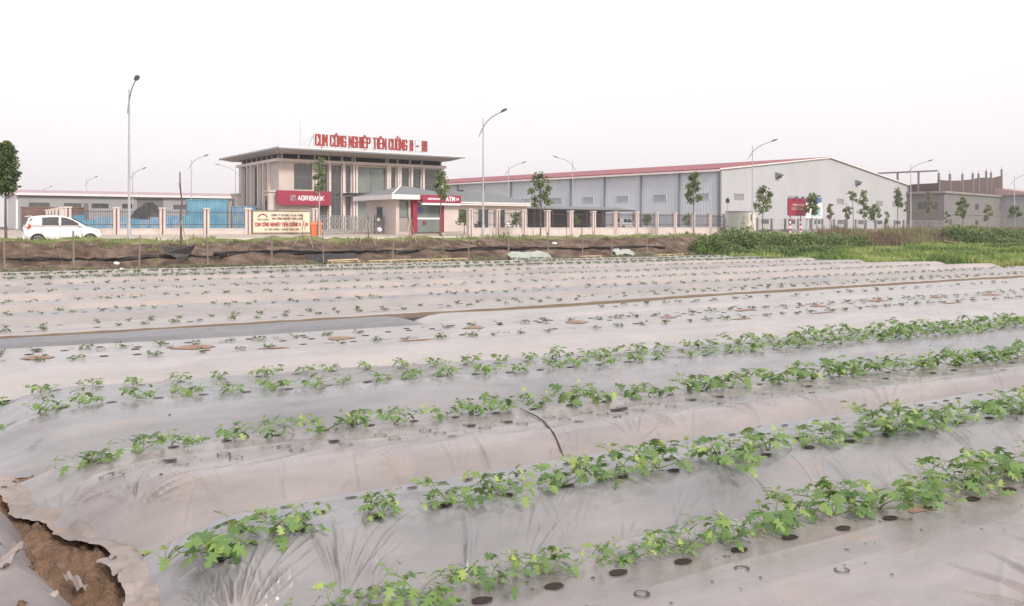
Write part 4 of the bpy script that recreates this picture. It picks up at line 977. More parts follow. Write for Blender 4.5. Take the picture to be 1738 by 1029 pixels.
# ================================================================== unfinished block building
bb_ = empty('block_building', (82.2, 167, 1.2), R(45)); tag(bb_, 'unfinished grey block building with a roofless red brick upper storey and bare columns', 'building')
BW, BD, BH = 40.2, 26, 6.9
op = [(5.6 - .1, 8.6, 3.9, 5.2), (17.6, 19.8, 3.9, 5.1), (26.3, 28.2, 3.9, 4.9), (33.6, 35.8, 3.9, 5.0), (2.2, 4.0, .9, 1.9), (17.8, 19.6, .9, 1.8), (34, 35.6, .9, 1.8)]
sop = [(1.2, 4.9, 3.8, 5.2), (6.5, 8.5, .9, 1.9)]
mb = MB(); mb.wall(0, BW, 0, BH, 0, .25, op[1:]); mb.wall(.25, BD, 0, BH, 0, .25, sop, yaxis=True); mb.box(BW - .25, BW, .25, BD, 0, BH); mb.box(.25, BW - .25, BD - .25, BD, 0, BH)
mb.build('wall', M['block'], bb_)
for (a, b, c, d) in op[1:]: win(bb_, a, b, c, d, .1, 2, 1)
for (a, b, c, d) in sop: win(bb_, a, b, c, d, .1, 2, 1, True)
mb = MB(); mb.box(-.35, BW + .2, -.35, .6, BH, BH + .42); mb.box(-.35, .6, .6, BD, BH, BH + .42); mb.build('cornice', M['concrete'], bb_)
MB().box(-.15, BW, -.15, -.003, 2.9, 3.1).build('band', M['concrete'], bb_)
mb = MB()
prof = [(.7, 9.5), (4, 9.5), (8, 9.6), (12, 9.8), (13.2, 9.8), (13.3, 8.9), (15.0, 8.9), (15.1, 10.0), (20, 10.3), (24, 10.8), (28, 11.0), (34, 11.2), (37, 11.6), (39.8, 11.9)]
poly = [(x, 1.2, z) for x, z in prof]
mb.ext([(39.8, 1.2, BH + .2), (.7, 1.2, BH + .2)] + poly, (0, .25, 0))
mb.ext([(.7, y, z) for y, z in ((1.46, BH + .2), (20, BH + .2), (20, 8.6), (12, 8.4), (6, 8.8), (1.46, 8.9))], (.25, 0, 0)); mb.build('brick_storey', M['brickA'], bb_)
rp_ = random.Random(3)
for t, zz in ((1, 10.8), (7, 10.9), (14.2, 11.2), (20.4, 11.6), (24, 11.7), (29, 12.5), (32.2, 12.3), (39.6, 13.3)):
    o = MB().box(t - .17, t + .17, 1.12, 1.47 + .02, BH + .3, zz).build('column', M['concrete'], bb_); m2 = MB()
    for dx in (-.1, .1): m2.tube([(t + dx, 1.3, zz - .1), (t + dx + rp_.uniform(-.05, .05), 1.3, zz + .7)], .018, 4)
    m2.build('reinforcing_bar', M['rust'], o)
for t in (5, 9, 13, 17): MB().box(.66, .98, t - .17, t + .17, BH + .3, 11.4).build('column', M['concrete'], bb_)
MB().box(.72, .92, 1.5, 20, 11.1, 11.4).build('beam', M['concrete'], bb_)

# pale shed beyond the block building
ps = empty('pale_shed', (112, 186, 1.25), R(45)); tag(ps, 'pale shed with a faded pink roof at the right edge, beyond the brick building', 'shed')
MB().wall(0, 40, 0, 7.3, 0, .3, []).box(0, .3, .3, 30, 0, 7.3).build('wall', M['fac_wall'], ps)
MB().ext([(-.5, -.5, 7.3), (-.5, 15, 10), (-.5, 30, 7.3)], (41, 0, 0)).build('roof', M['pink_roof'], ps)
MB().box(-.6, 40.6, -.65, -.5, 6.9, 7.6).build('gutter', M['eave'], ps)

# ================================================================== factory at the far left
fc_ = empty('factory_shed', (-84.4, 150, .9), R(32)); tag(fc_, 'long low grey factory with faded pink roof far behind the left fence', 'factory')
FW = 58
mb = MB(); fops = [(1.6, 4.8, 4.05, 4.95), (7.0, 9.8, 4.05, 4.95), (10.1, 10.9, .1, 4.95), (11.4, 14.2, 4.05, 4.95), (14.9 + 1.5, 19 - .4 - .2, 4.05, 4.95), (18.9, 23.4, .1, 5.9), (25.2, 27.8, 4.0, 4.9), (33.2, 35.3, 3.9, 4.8), (40, 43, 4, 5)]
mb.wall(0, FW, 0, 6.5, 0, .3, fops); mb.box(0, .3, .3, 34, 0, 6.5); mb.build('wall', M['fac_wall'], fc_)
for (a, b, c, d) in fops:
    if b - a > 4: MB().box(a, b, .15, .22, c, d).build('roller_door', M['frame'], fc_)
    elif c < 1: MB().box(a, b, .12, .2, c, d).build('door', M['frame'], fc_)
    else: win(fc_, a, b, c, d, .1, 2, 1)
MB().ext([(-.3, 34, 0), (-.3, 34, 6.5), (-.3, 17, 7.6), (-.3, .3, 6.5), (-.3, .3, 0)], (.29, 0, 0)).build('end_wall', M['white'], fc_)
MB().ext([(-.6, -.6, 6.5), (-.6, 17, 7.75), (-.6, 34.6, 6.5)], (FW + 1.2, 0, 0)).build('roof', M['pink_roof'], fc_)
MB().box(-.65, FW + .65, -.75, -.6, 6.2, 6.62).build('gutter', M['eave'], fc_)

# ================================================================== fences
def fence(P0, ang, xs, zb, label, H_=2.4, pitch=.155, group=None):
    t = empty('boundary_fence', (P0[0], P0[1], zb), R(ang)); tag(t, label, 'fence', group)
    for x in xs:
        o = MB().box(x - .23, x - .055, -.2, .2, -.4, H_ - .12).box(x + .055, x + .23, -.2, .2, -.4, H_ - .12).box(x - .28, x + .28, -.26, .26, H_ - .12, H_).build('pillar', M['pillar'], t)
        MB().box(x - .053, x + .053, -.17, .17, -.4, H_ - .125).build('groove', M['maroon'], o)
    for a, b in zip(xs[:-1], xs[1:]):
        MB().box(a + .23, b - .23, -.1, .1, -.4, .62).box(a + .23, b - .23, -.13, .13, .62, .70).build('plinth', M['pillar'], t)
        r_ = MB(); n = max(2, int((b - a - .5) / pitch))
        r_.box(a + .23, b - .23, -.02, .02, .98, 1.03).box(a + .23, b - .23, -.02, .02, 2.0, 2.05)
        for i in range(n):
            x = a + .3 + (b - a - .6) * i / (n - 1); r_.box(x - .013, x + .013, -.013, .013, .72, 2.2)
        r_.build('railing', M['iron'], t)
    return t
fence((-34.4, 68), 30, [0, 3.43, 6.86, 10.3, 13.7], .86, 'black railing fence with pinkish pillars running from behind the white car to the name board')
fence((-34.7, 68.3), 122, [3.4, 6.8, 10.2, 13.6, 17, 20.4, 23.8], .9, 'side fence with pinkish pillars running away behind the white car at the left')
fence((-3.8, 79), 43, [0, 3.3, 6.6, 9.9, 13.2, 16.6, 20.0, 23.6, 27.0, 30.4, 33.9, 37.3, 40.6], .92, 'pinkish pillar fence running away from the cash booth past the warehouse')
mf = empty('mesh_fence', (27.0, 107.8, 1.05), R(44)); tag(mf, 'low wire mesh fence with grey concrete posts in front of the warehouse gable', 'fence')
for i in range(19):
    x = 6 + i * 3.5; MB().box(x - .12, x + .12, -.12, .12, -.3, 1.75).build('post', M['concrete'], mf)
    if i < 18:
        MB().box(x + .12, x + 3.38, -.08, .08, -.3, .32).build('kerb_wall', M['concrete'], mf)
        r_ = MB(); r_.box(x + .12, x + 3.38, -.015, .015, 1.62, 1.66).box(x + .12, x + 3.38, -.015, .015, .9, .93)
        for k in range(14): xx = x + .25 + k * .23; r_.box(xx - .007, xx + .007, -.007, .007, .32, 1.62)
        r_.build('mesh_panel', M['pole'], mf)

# name board between two pillars
nb_ = empty('name_board', (-22.55, 74.85, .9), R(30)); tag(nb_, 'beige name board with red arc emblem between two pillars of the fence', 'sign')
MB().box(.35, 5.45, -.12, .12, .15, 2.22).build('board', M['wood'], nb_)
MB().box(.45, 5.35, -.16, -.121, .3, 2.08).build('panel', M['beige_board'], nb_)
text_mesh('CU[.]M CO[^]NG NGHIE[^.]P TIE[^]N CU[+]O[+`]NG II - III', .62, 5.18, .86, .27, .055, -.18, .015, 'lettering', M['red_letter'], nb_)
text_mesh('CO[^]NG TY CP D[_]A[^`]U TU[+] HA[.] TA[^`]NG', 2.0, 4.7, 1.72, .14, .03, -.18, .015, 'lettering', M['ink'], nb_)
text_mesh('KHU CO[^]NG NGHIE[^.]P TIE[^]N LA[~]NG', 2.05, 4.7, 1.43, .14, .03, -.18, .015, 'lettering', M['ink'], nb_)
text_mesh("XA[~] TIE[^]N CU[+]O[+`]NG - HUYE[^.]N TIE[^]N LA[~]NG", 1.4, 4.4, .5, .12, .024, -.18, .015, 'lettering', M['ink'], nb_)
mb = MB(); pr_ = None
for i in range(13):
    a = math.pi * (.12 + .76 * i / 12); p = (1.25 - .42 * math.cos(a), -.172, 1.42 + .45 * math.sin(a))
    if pr_: mb.bar(pr_, p, .02, .10)
    pr_ = p
mb.build('emblem', M['red_letter'], nb_); text_mesh('TIE[^]N CU[+]O[+`]NG', .75, 1.75, 1.36, .10, .022, -.18, .015, 'lettering', M['ink'], nb_)
for x in (-.0, 5.85):
    o = MB().box(x - .25, x - .055, -.2, .2, -.4, 2.3).box(x + .055, x + .25, -.2, .2, -.4, 2.3).box(x - .3, x + .3, -.26, .26, 2.3, 2.42).build('pillar', M['pillar'], nb_)
    MB().box(x - .053, x + .053, -.17, .17, -.4, 2.295).build('groove', M['maroon'], o)

# folding gate
gt = empty('folding_gate', (-17.2, 77.9, 1.1), R(30)); tag(gt, 'steel concertina sliding gate drawn out beside the orange bin', 'gate')
GLn = 5.2; nn = 17
for i in range(nn):
    x = GLn * i / (nn - 1); mb = MB()
    mb.tube([(x - .1, -.25, .1), (x - .1, -.25, 1.45), (x - .04, -.25, 1.6), (x + .04, -.25, 1.6), (x + .1, -.25, 1.45), (x + .1, -.25, .1)], .03, 5)
    mb.tube([(x - .1, .25, .1), (x - .1, .25, 1.45), (x, .25, 1.6), (x + .1, .25, 1.45), (x + .1, .25, .1)], .03, 5)
    mb.bar((x, -.25, .3), (x, .25, .3), .04, .04); mb.bar((x, -.25, 1.3), (x, .25, 1.3), .04, .04)
    mb.build('gate_hoop', M['steel'], gt)
mb = MB()
for i in range(nn - 1):
    a, b = GLn * i / (nn - 1), GLn * (i + 1) / (nn - 1)
    for z0, z1 in ((.35, .85), (.85, 1.35), (.12, .35)):
        mb.bar((a, -.27, z0), (b, -.27, z1), .02, .035); mb.bar((a, -.285, z1), (b, -.285, z0), .02, .035)
mb.build('lattice', M['steel'], gt)
MB().box(GLn + .12, GLn + .62, -.3, .3, 0.05, 1.5).ext([(GLn + .12, -.3, 1.502), (GLn + .62, -.3, 1.502), (GLn + .52, -.3, 1.7), (GLn + .2, -.3, 1.7)], (0, .6, 0)).build('drive_head', M['frame'], gt)
mb = MB(); mb.tube([(GLn + .37, -.33, 1.25), (GLn + .37, -.305, 1.25)], .16, 12); mb.tube([(GLn + .45, -.52, .32), (GLn + .45, -.31, .32)], [.16, .24], 12); mb.build('lamp_cover', M['white'], gt)

# bin
bn = empty('waste_bin', (-16.0, 71.6, tz(-16.0, 71.6)), .4); tag(bn, 'orange plastic waste bin with a domed lid beside the name board', 'bin')
mb = MB(); frust(mb, (-.36, .36, -.3, .3), .08, (-.43, .43, -.36, .36), 1.0); mb.build('bin_body', M['orange'], bn)
mb = MB(); frust(mb, (-.5, .5, -.42, .42), 1.003, (-.45, .45, -.38, .38), 1.1); frust(mb, (-.45, .45, -.38, .38), 1.103, (-.2, .2, -.15, .15), 1.24); mb.build('lid', M['orange'], bn)
for sx in (-.3, .3): MB().tube([(sx - .03, .25, .09), (sx + .03, .25, .09)], .09, 10).build('wheel', M['tyre'], bn)
# blue steel container, its neighbour, hoarding, rubble
def container(name, loc, rz, w_, d_, h_, m, lab, cat='container'):
    t = empty(name, loc, rz); tag(t, lab, cat)
    MB().box(0, w_, 0, d_, .12, h_).build('body', m, t); MB().box(-.05, w_ + .05, -.05, d_ + .05, h_ + .002, h_ + .12).build('roof', m, t)
    MB().box(-.03, .1, -.04, -.003, .12, h_).box(w_ - .1, w_ + .03, -.04, -.003, .12, h_).box(0.1, w_ - .1, -.05, -.003, .0, .14).build('frame', M['frame'], t)
    MB().box(w_ * .55, w_ * .55 + .9, -.03, -.004, .2, 2.2).build('door', m, t)
    return t
container('steel_container', (-33.4, 90, 1.0), R(18), 4.1, 3, 3.4, M['blue'], 'tall bright blue steel container standing behind the left railings')
container('steel_container', (-29.6, 92.5, 1.0), R(18), 2.6, 2.4, 2.75, M['blue2'], 'smaller faded blue container between the tall blue one and the office')
container('steel_container', (-47, 84, .9), R(28), 5.5, 2.4, 2.6, M['rust'], 'rust brown container behind the side fence above the car roof')
hd = empty('sheet_hoarding', (-43.2, 84.2, .95), R(22)); tag(hd, 'long patchy hoarding of blue metal sheets behind the left railings', 'hoarding')
rh = random.Random(5)
for i in range(13):
    h = 1.55 + rh.uniform(-.15, .35); dy = rh.uniform(-.1, .1)
    MB().box(i * .98, i * .98 + .96, dy, dy + .05, .05, h).build('sheet', M['blue2'] if rh.random() < .6 else M['blue'], hd)
for i in range(7): MB().box(i * 2.1, i * 2.1 + .08, .16, .24, 0, 1.7).build('post', M['wood'], hd)
def mound(name, x, y, r, h, m, lab, cat, seed):
    n = 26; V = [(0, 0, h)]; F = []
    for k in range(1, 9):
        for i in range(n):
            a = 6.283 * i / n; rr = r * k / 8 * (1 + .25 * (float(vnoise(math.cos(a) * 2 + 5, math.sin(a) * 2 + k * .3, seed)) - .5)); z = h * (1 - (k / 8) ** 1.4) + h * .25 * (float(vnoise(i * .7, k * .8, seed)) - .5) * (k < 8)
            V.append((math.cos(a) * rr * 1.5, math.sin(a) * rr, z))
    for i in range(n): F.append((0, 1 + i, 1 + (i + 1) % n))
    for k in range(7):
        for i in range(n): a = 1 + k * n + i; b = 1 + k * n + (i + 1) % n; F.append((a, a + n, b + n, b))
    o = mesh_np(name, np.array(V), F, m); o.location = (x, y, tz(x, y) - .05); tag(o, lab, cat); return o
mound('covered_heap', -37.4, 90.5, 2.0, 2.9, M['black_film'], 'dark sheet covered heap behind the blue hoarding in front of the factory door', 'heap', 4)
cb = empty('transformer_cabinet', (26.6, 103.2, .88), R(38)); tag(cb, 'pale green steel transformer cabinet with double doors on the pavement', 'cabinet')
MB().box(0, 2.0, 0, 1.8, .1, 2.55).build('body', M['green_cab'], cb); MB().box(2.004, 3.3, 0, 1.8, .1, 2.5).build('meter_bay', M['pave'], cb); MB().box(-.08, 3.4, -.08, 1.9, 2.554, 2.68).build('roof', M['concrete'], cb)
MB().box(-.05, 3.35, -.05, 1.85, -.2, .1).build('base', M['concrete'], cb); MB().box(.98, 1.0, -.02, -.003, .2, 2.45).box(.05, 1.95, -.02, -.003, 1.28, 1.3).build('door_gap', M['frame'], cb)
MB().box(2.3, 2.75, -.03, -.003, 1.5, 2.3).box(2.3, 2.6, -.03, -.003, .6, 1.0).box(2.75, 2.95, -.03, -.003, .6, 1.0).build('vent', M['frame'], cb)
for x in (.75, 1.22): MB().box(x, x + .06, -.05, -.004, 1.1, 1.25).build('handle', M['dark'], cb)
# billboards
def billboard(loc, rz, w_, z0, z1, m, lab, striped):
    t = empty('billboard', loc, rz); tag(t, lab, 'billboard')
    MB().box(0, w_, 0, .18, z0, z1).build('panel', m, t); MB().box(-.06, w_ + .06, -.02, -.003, z0 - .06, z0).box(-.06, w_ + .06, -.02, -.003, z1, z1 + .06).build('frame', M['frame'], t)
    for x in (w_ * .2, w_ * .8):
        o = MB().tube([(x, .3, -.3), (x, .3, z1 - .2)], .09, 8).build('post', M['pole'], t)
        if striped:
            mb = MB()
            for k in range(3): mb.tube([(x, .3, .3 + k * .6), (x, .3, .6 + k * .6)], .1, 8)
            mb.build('red_band', M['tail'], o); mb = MB()
            for k in range(3): mb.tube([(x, .3, .003 + k * .6), (x, .3, .297 + k * .6)], .098, 8)
            mb.build('white_band', M['white'], o)
    for x in (w_ * .3, w_ * .62): MB().box(x, x + .3, -.5, -.3, z1 + .05, z1 + .25).bar((x + .15, -.4, z1 + .1), (x + .15, .1, z1), .04, .04).build('flood_lamp', M['lamp'], t)
    return t
b1 = billboard((34.2, 108.6, .9), R(30), 3.1, 2.2, 4.3, M['red_sign'], 'dark red billboard on red and white banded posts before the warehouse gable', True)
text_mesh('TIE[^]N CU[+]O[+`]NG', .7, 2.6, 3.4, .22, .04, -.03, .03, 'lettering', M['beige_board'], b1); MB().box(.5, 2.7, -.03, -.004, 2.95, 3.0).box(.5, 2.4, -.03, -.004, 3.12, 3.16).build('rule', M['beige_board'], b1)
b2 = billboard((37.6, 112.5, .9), R(30), 3.1, 1.9, 4.6, M['white'], 'white and blue billboard with an aerial view, half behind the red one', False)
MB().box(.06, 3.04, -.02, -.004, 3.9, 4.55).build('heading', M['blue_ink'], b2); MB().box(1.3, 2.95, -.02, -.004, 2.1, 3.2).build('picture', M['pale_blue'], b2)
# garden lamp with dark head near the fence end
gl = empty('signal_post', (25.2, 102.6, .88), 0); tag(gl, 'thin short post with a small dark head at the warehouse corner', 'post')
MB().tube([(0, 0, -.2), (0, 0, 3.6)], [.06, .04], 8).build('pole', M['pole'], gl); MB().box(-.2, .2, -.14, .14, 3.6, 4.05).box(-.08, .08, -.08, .08, 4.053, 4.2).build('head', M['dark'], gl)

# ================================================================== street lamps
def lamp(loc, rz, H_=10.0, sc=1.0):
    t = empty('street_lamp', loc, rz)
    MB().tube([(0, 0, -.2), (0, 0, H_)], [.10, .045], 10).build('pole', M['pole'], t)
    MB().box(-.2, .2, -.2, .2, -.1, .12).tube([(0, 0, .1), (0, 0, 1.0)], .13, 8).build('base', M['pole'], t)
    pts = []
    for i in range(13):
        s = -.6 + 3.0 * i / 12; pts.append((s, 0, H_ - 1.55 + 1.75 * (1 - math.exp(-(s + .6) * .85)) * 1.12))
    MB().tube(pts, [.028] + [.045] * 11 + [.035], 6).build('arm', M['pole'], t)
    e_ = Vector(pts[-1]); mb = MB(); V = []
    for (s, w_, h) in ((-.05, .05, .05), (.15, .15, .10), (.5, .17, .11), (.72, .08, .05)): V += [(e_.x + s, -w_, e_.z + s * .28), (e_.x + s, w_, e_.z + s * .28), (e_.x + s, w_ * .7, e_.z + s * .28 + h), (e_.x + s, -w_ * .7, e_.z + s * .28 + h)]
    F = [(0, 1, 2, 3), (15, 14, 13, 12)] + [tuple(4 * i + q for q in ((k), (k + 4), ((k + 1) % 4 + 4), ((k + 1) % 4))) for i in range(3) for k in range(4)]
    mb.add(V, F); mb.build('lamp_head', M['lamp'], t); return t
l0 = lamp((0, 0, 0), 0)
LMP = [(-25.6, 58.7, -57, 'tall street lamp before the left railings, nearest to the white car'), (-2.44, 74.3, -50, 'tall street lamp standing in front of the low outbuilding'),
       (27.2, 99.3, -47, 'street lamp before the left part of the warehouse gable'), (58.6, 129, -46, 'street lamp where the gable meets the grey block building'), (91, 159, -46, 'street lamp at the right edge of the photo'),
       (-45.1, 123.5, -25, 'distant lamp rising behind the tall blue container'), (-64.8, 150, -25, 'distant lamp just right of the tall left lamp'), (-85.3, 176, -25, 'distant small lamp over the left part of the factory roof'),
       (-.55, 137, -30, 'distant lamp rising behind the outbuilding roof'), (8.7, 126, 205, 'distant lamp with its arm pointing left before the warehouse side'), (-44.4, 141, 200, 'distant lamp beside the left corner of the office'), (-116, 217, -20, 'faintest tiny lamp above the left end of the factory roof')]
for i, (x, y, a, lab) in enumerate(LMP):
    t = l0 if i == 0 else copy_thing(l0)
    t.location = (x, y, (.88 if i < 5 else 1.25)); t.rotation_euler = (0, 0, R(a)); tag(t, lab, 'street lamp', 'street lamps')
# ================================================================== hatchback
def hatch(name, loc, rz, paint, label):
    t = empty(name, loc, rz); tag(t, label, 'car')
    st = [(-1.80, .42, .80, .60), (-1.77, .30, .92, .70), (-1.62, .24, .99, .765), (-1.2, .20, 1.0, .80), (-.4, .19, .985, .81), (.4, .19, .975, .81), (.95, .20, .96, .80), (1.25, .22, .90, .775), (1.5, .25, .83, .74), (1.68, .28, .75, .68), (1.78, .33, .66, .58), (1.80, .42, .55, .52)]
    V = []; F = []
    def half(zb, zt, w_): return [(w_ * .80, zb), (w_ * .96, zb + .10), (w_, zb + .28), (w_ * .985, (zb + zt) / 2 + .1), (w_ * .955, zt - .06), (w_ * .86, zt), (w_ * .4, zt + .02)]
    def loft(sts, hf):
        V = []; n = 0
        for s in sts:
            h = hf(*s[1:]); ring_ = [(s[0], -y, z) for y, z in h] + [(s[0], y, z) for y, z in h[::-1]]; n = len(ring_); V += ring_
        F = [tuple(range(n))[::-1], tuple(range((len(sts) - 1) * n, len(sts) * n))]
        for i in range(len(sts) - 1):
            for k in range(n): F.append((i * n + k, i * n + (k + 1) % n, (i + 1) * n + (k + 1) % n, (i + 1) * n + k))
        return V, F
    V, F = loft(st, half); body = mesh_np('body', np.array(V), F, paint, t, True)
    gh_ = [(-1.74, 1.0), (-1.66, 1.20), (-1.56, 1.40), (-1.45, 1.475), (-1.0, 1.53), (-.4, 1.54), (.05, 1.50), (.35, 1.41), (.65, 1.23), (.90, 1.07), (1.02, .975)]
    def gw(z): return .765 - (z - .95) * .30
    V, F = loft([(x, .93, z) for x, z in gh_], lambda zb, zt: [(gw(zb), zb), (gw(zb + (zt - zb) * .5), zb + (zt - zb) * .5), (gw(zt - .03), zt - .03), (gw(zt) - .07, zt), (.25, zt + .015)])
    mesh_np('cabin', np.array(V), F, paint, t, True)
    wpoly = [[(-.98, 1.02), (-.98, 1.43), (-.55, 1.46), (-.22, 1.46), (-.22, 1.02)], [(-.12, 1.02), (-.12, 1.455), (.12, 1.42), (.42, 1.30), (.72, 1.10), (.78, 1.02)]]
    for poly in wpoly:
        for sg in (-1, 1):
            P = [(x, sg * (gw(z) - .01), z) for x, z in poly]
            MB().ext(P, (0, sg * .022, 0)).build('side_window', M['car_glass'], t)
    for sg in (-1, 1): MB().ext([(x, sg * (gw(z) - .012), z) for x, z in [(-1.62, 1.06), (-1.5, 1.36), (-1.36, 1.42), (-1.30, 1.06)][:3]], (0, sg * .018, 0)).build('quarter_window', M['car_glass'], t)
    MB().ext([(.42, -.55, 1.385), (.42, .55, 1.385), (.98, .66, 1.01), (.98, -.66, 1.01)], (.035, 0, .035)).build('windscreen', M['car_glass'], t)
    MB().ext([(-1.60, -.5, 1.36), (-1.60, .5, 1.36), (-1.73, .62, 1.04), (-1.73, -.62, 1.04)], (-.03, 0, .01)).build('rear_window', M['car_glass'], t)
    MB().ext([(-1.42, -.56, 1.49), (-1.42, .56, 1.49), (-1.70, .52, 1.47), (-1.70, -.52, 1.47)], (0, 0, .035)).build('spoiler', paint, t)
    for sg in (-1, 1):
        MB().ext([(-1.70, sg * .56, .78), (-1.60, sg * .74, .78), (-1.46, sg * .775, .95), (-1.52, sg * .76, 1.08), (-1.66, sg * .62, 1.08)], (-.035, sg * .022, 0)).build('tail_light', M['tail'], t)
        MB().ext([(1.34, sg * .71, .80), (1.62, sg * .62, .72), (1.70, sg * .60, .62), (1.5, sg * .73, .66)], (.03, sg * .035, .02)).build('headlight', M['lens'], t)
        m_o = MB().box(.66, .78, min(sg * .80, sg * .93), max(sg * .80, sg * .93), 1.0, 1.10).build('mirror', paint, t)
        for dx in (-.78, .02): MB().box(dx, dx + .16, min(sg * .80, sg * .83), max(sg * .80, sg * .83), .87, .90).build('door_handle', paint, t)
        MB().box(-1.02, -1.008, min(sg * .79, sg * .812), max(sg * .79, sg * .812), .35, .96).box(-.18, -.168, min(sg * .79, sg * .816), max(sg * .79, sg * .816), .30, .96).box(.80, .812, min(sg * .78, sg * .81), max(sg * .78, sg * .81), .35, .93).box(-.95, .85, min(sg * .79, sg * .817), max(sg * .79, sg * .817), .27, .285).build('door_gap', M['frame'], t)
        for x in (-1.17, 1.22):
            n = 20; arch = [(x + .335 * math.cos(math.pi * k / n), sg * .60, .27 + .335 * math.sin(math.pi * k / n)) for k in range(n + 1)] + [(x - .33, sg * .60, .19), (x + .33, sg * .60, .19)]
            MB().ext(arch, (0, sg * .222, 0)).build('wheel_arch', M['dark'], t)
            wl_ = MB().tube([(x, sg * .65, .285), (x, sg * .83, .285)], .285, 24).build('wheel', M['tyre'], t)
            r_ = MB(); 
            for k in range(6): a = k * math.pi / 3; r_.bar((x, sg * .838, .285), (x + .18 * math.cos(a), sg * .838, .285 + .18 * math.sin(a)), .05, .02)
            r_.tube([(x + .175 * math.cos(q * .5236), sg * .838, .285 + .175 * math.sin(q * .5236)) for q in range(13)], .018, 5); r_.tube([(x, sg * .83, .285), (x, sg * .85, .285)], .05, 10)
            r_.build('rim', M['rim'], wl_)
    MB().box(-1.83, -1.76, -.62, .62, .30, .50).build('bumper', paint, t); MB().box(-1.815, -1.79, -.2, .2, .68, .8).build('number_plate', M['frame'], t)
    return t
car_ = hatch('hatchback_car', (-23.3, 45.5, .785), R(32), M['car'], 'white hatchback driving on the road at the left with a red tail light showing')
car_.scale = (1, 1, .965)
s_ = hatch('hatchback_car', (15.2, 118.6, 1.3), R(43), M['silver'], 'silver car parked under the right end of the long dark carport')
# motorbikes at the outbuilding
def bike(loc, rz, m, lab):
    t = empty('motorbike', loc, rz); tag(t, lab, 'motorbike', 'motorbikes parked by the outbuilding')
    for x in (-.6, .6):
        w_ = MB().tube([(x + .26 * math.cos(k * .3927), 0, .3 + .26 * math.sin(k * .3927)) for k in range(17)], .045, 6).build('wheel', M['tyre'], t)
    MB().ext([(-.75, -.1, .62), (-.1, -.1, .45), (.3, -.1, .42), (.42, -.1, .85), (.5, -.1, .85), (.38, -.1, .33), (-.2, -.1, .3), (-.6, -.1, .42)], (0, .2, 0)).build('body', m, t)
    MB().ext([(-.72, -.12, .66), (.02, -.12, .62), (.02, -.12, .72), (-.72, -.12, .78)], (0, .24, 0)).build('seat', M['dark'], t)
    MB().tube([(.62, 0, .3), (.42, 0, .95)], .03, 6).bar((.4, -.32, 1.0), (.4, .32, 1.0), .04, .04).build('handlebar', M['lamp'], t)
    MB().ext([(.42, -.22, .55), (.5, -.22, .95), (.46, -.22, .98), (.36, -.22, .6)], (0, .44, 0)).build('leg_shield', m, t)
bike((-3.6, 92.6, 1.25), R(70), M['dark'], 'black motorbike parked nearest the outbuilding window')
bike((-1.4, 93.4, 1.25), R(60), M['maroon'], 'dark red motorbike parked between the outbuilding doors')
bike((-.2, 93.6, 1.25), R(110), M['car'], 'white scooter parked at the right outbuilding door')

# ================================================================== foliage
def leaf_cloud(pts, size, r, elong=1.35, up=.5):
    """one diamond leaf per point"""
    n = len(pts); a = r.rand(n) * 6.283; el = (r.rand(n) - .5) * 2.4; s = size * (.6 + .8 * r.rand(n))
    d = np.stack([np.cos(a) * np.cos(el), np.sin(a) * np.cos(el), np.sin(el) - .25], -1); d /= np.linalg.norm(d, axis=1)[:, None]
    q = r.randn(n, 3); q[:, 2] += up * 2; sd_ = np.cross(d, q); sd_ /= np.linalg.norm(sd_, axis=1)[:, None] + 1e-9
    P = np.asarray(pts); A = P; B = P + d * (s * .5)[:, None] + sd_ * (s * .5 / elong)[:, None]; C_ = P + d * s[:, None]; D_ = P + d * (s * .5)[:, None] - sd_ * (s * .5 / elong)[:, None]
    V = np.stack([A, B, C_, D_], 1).reshape(-1, 3); F = np.arange(4 * n).reshape(-1, 4)
    return V, F
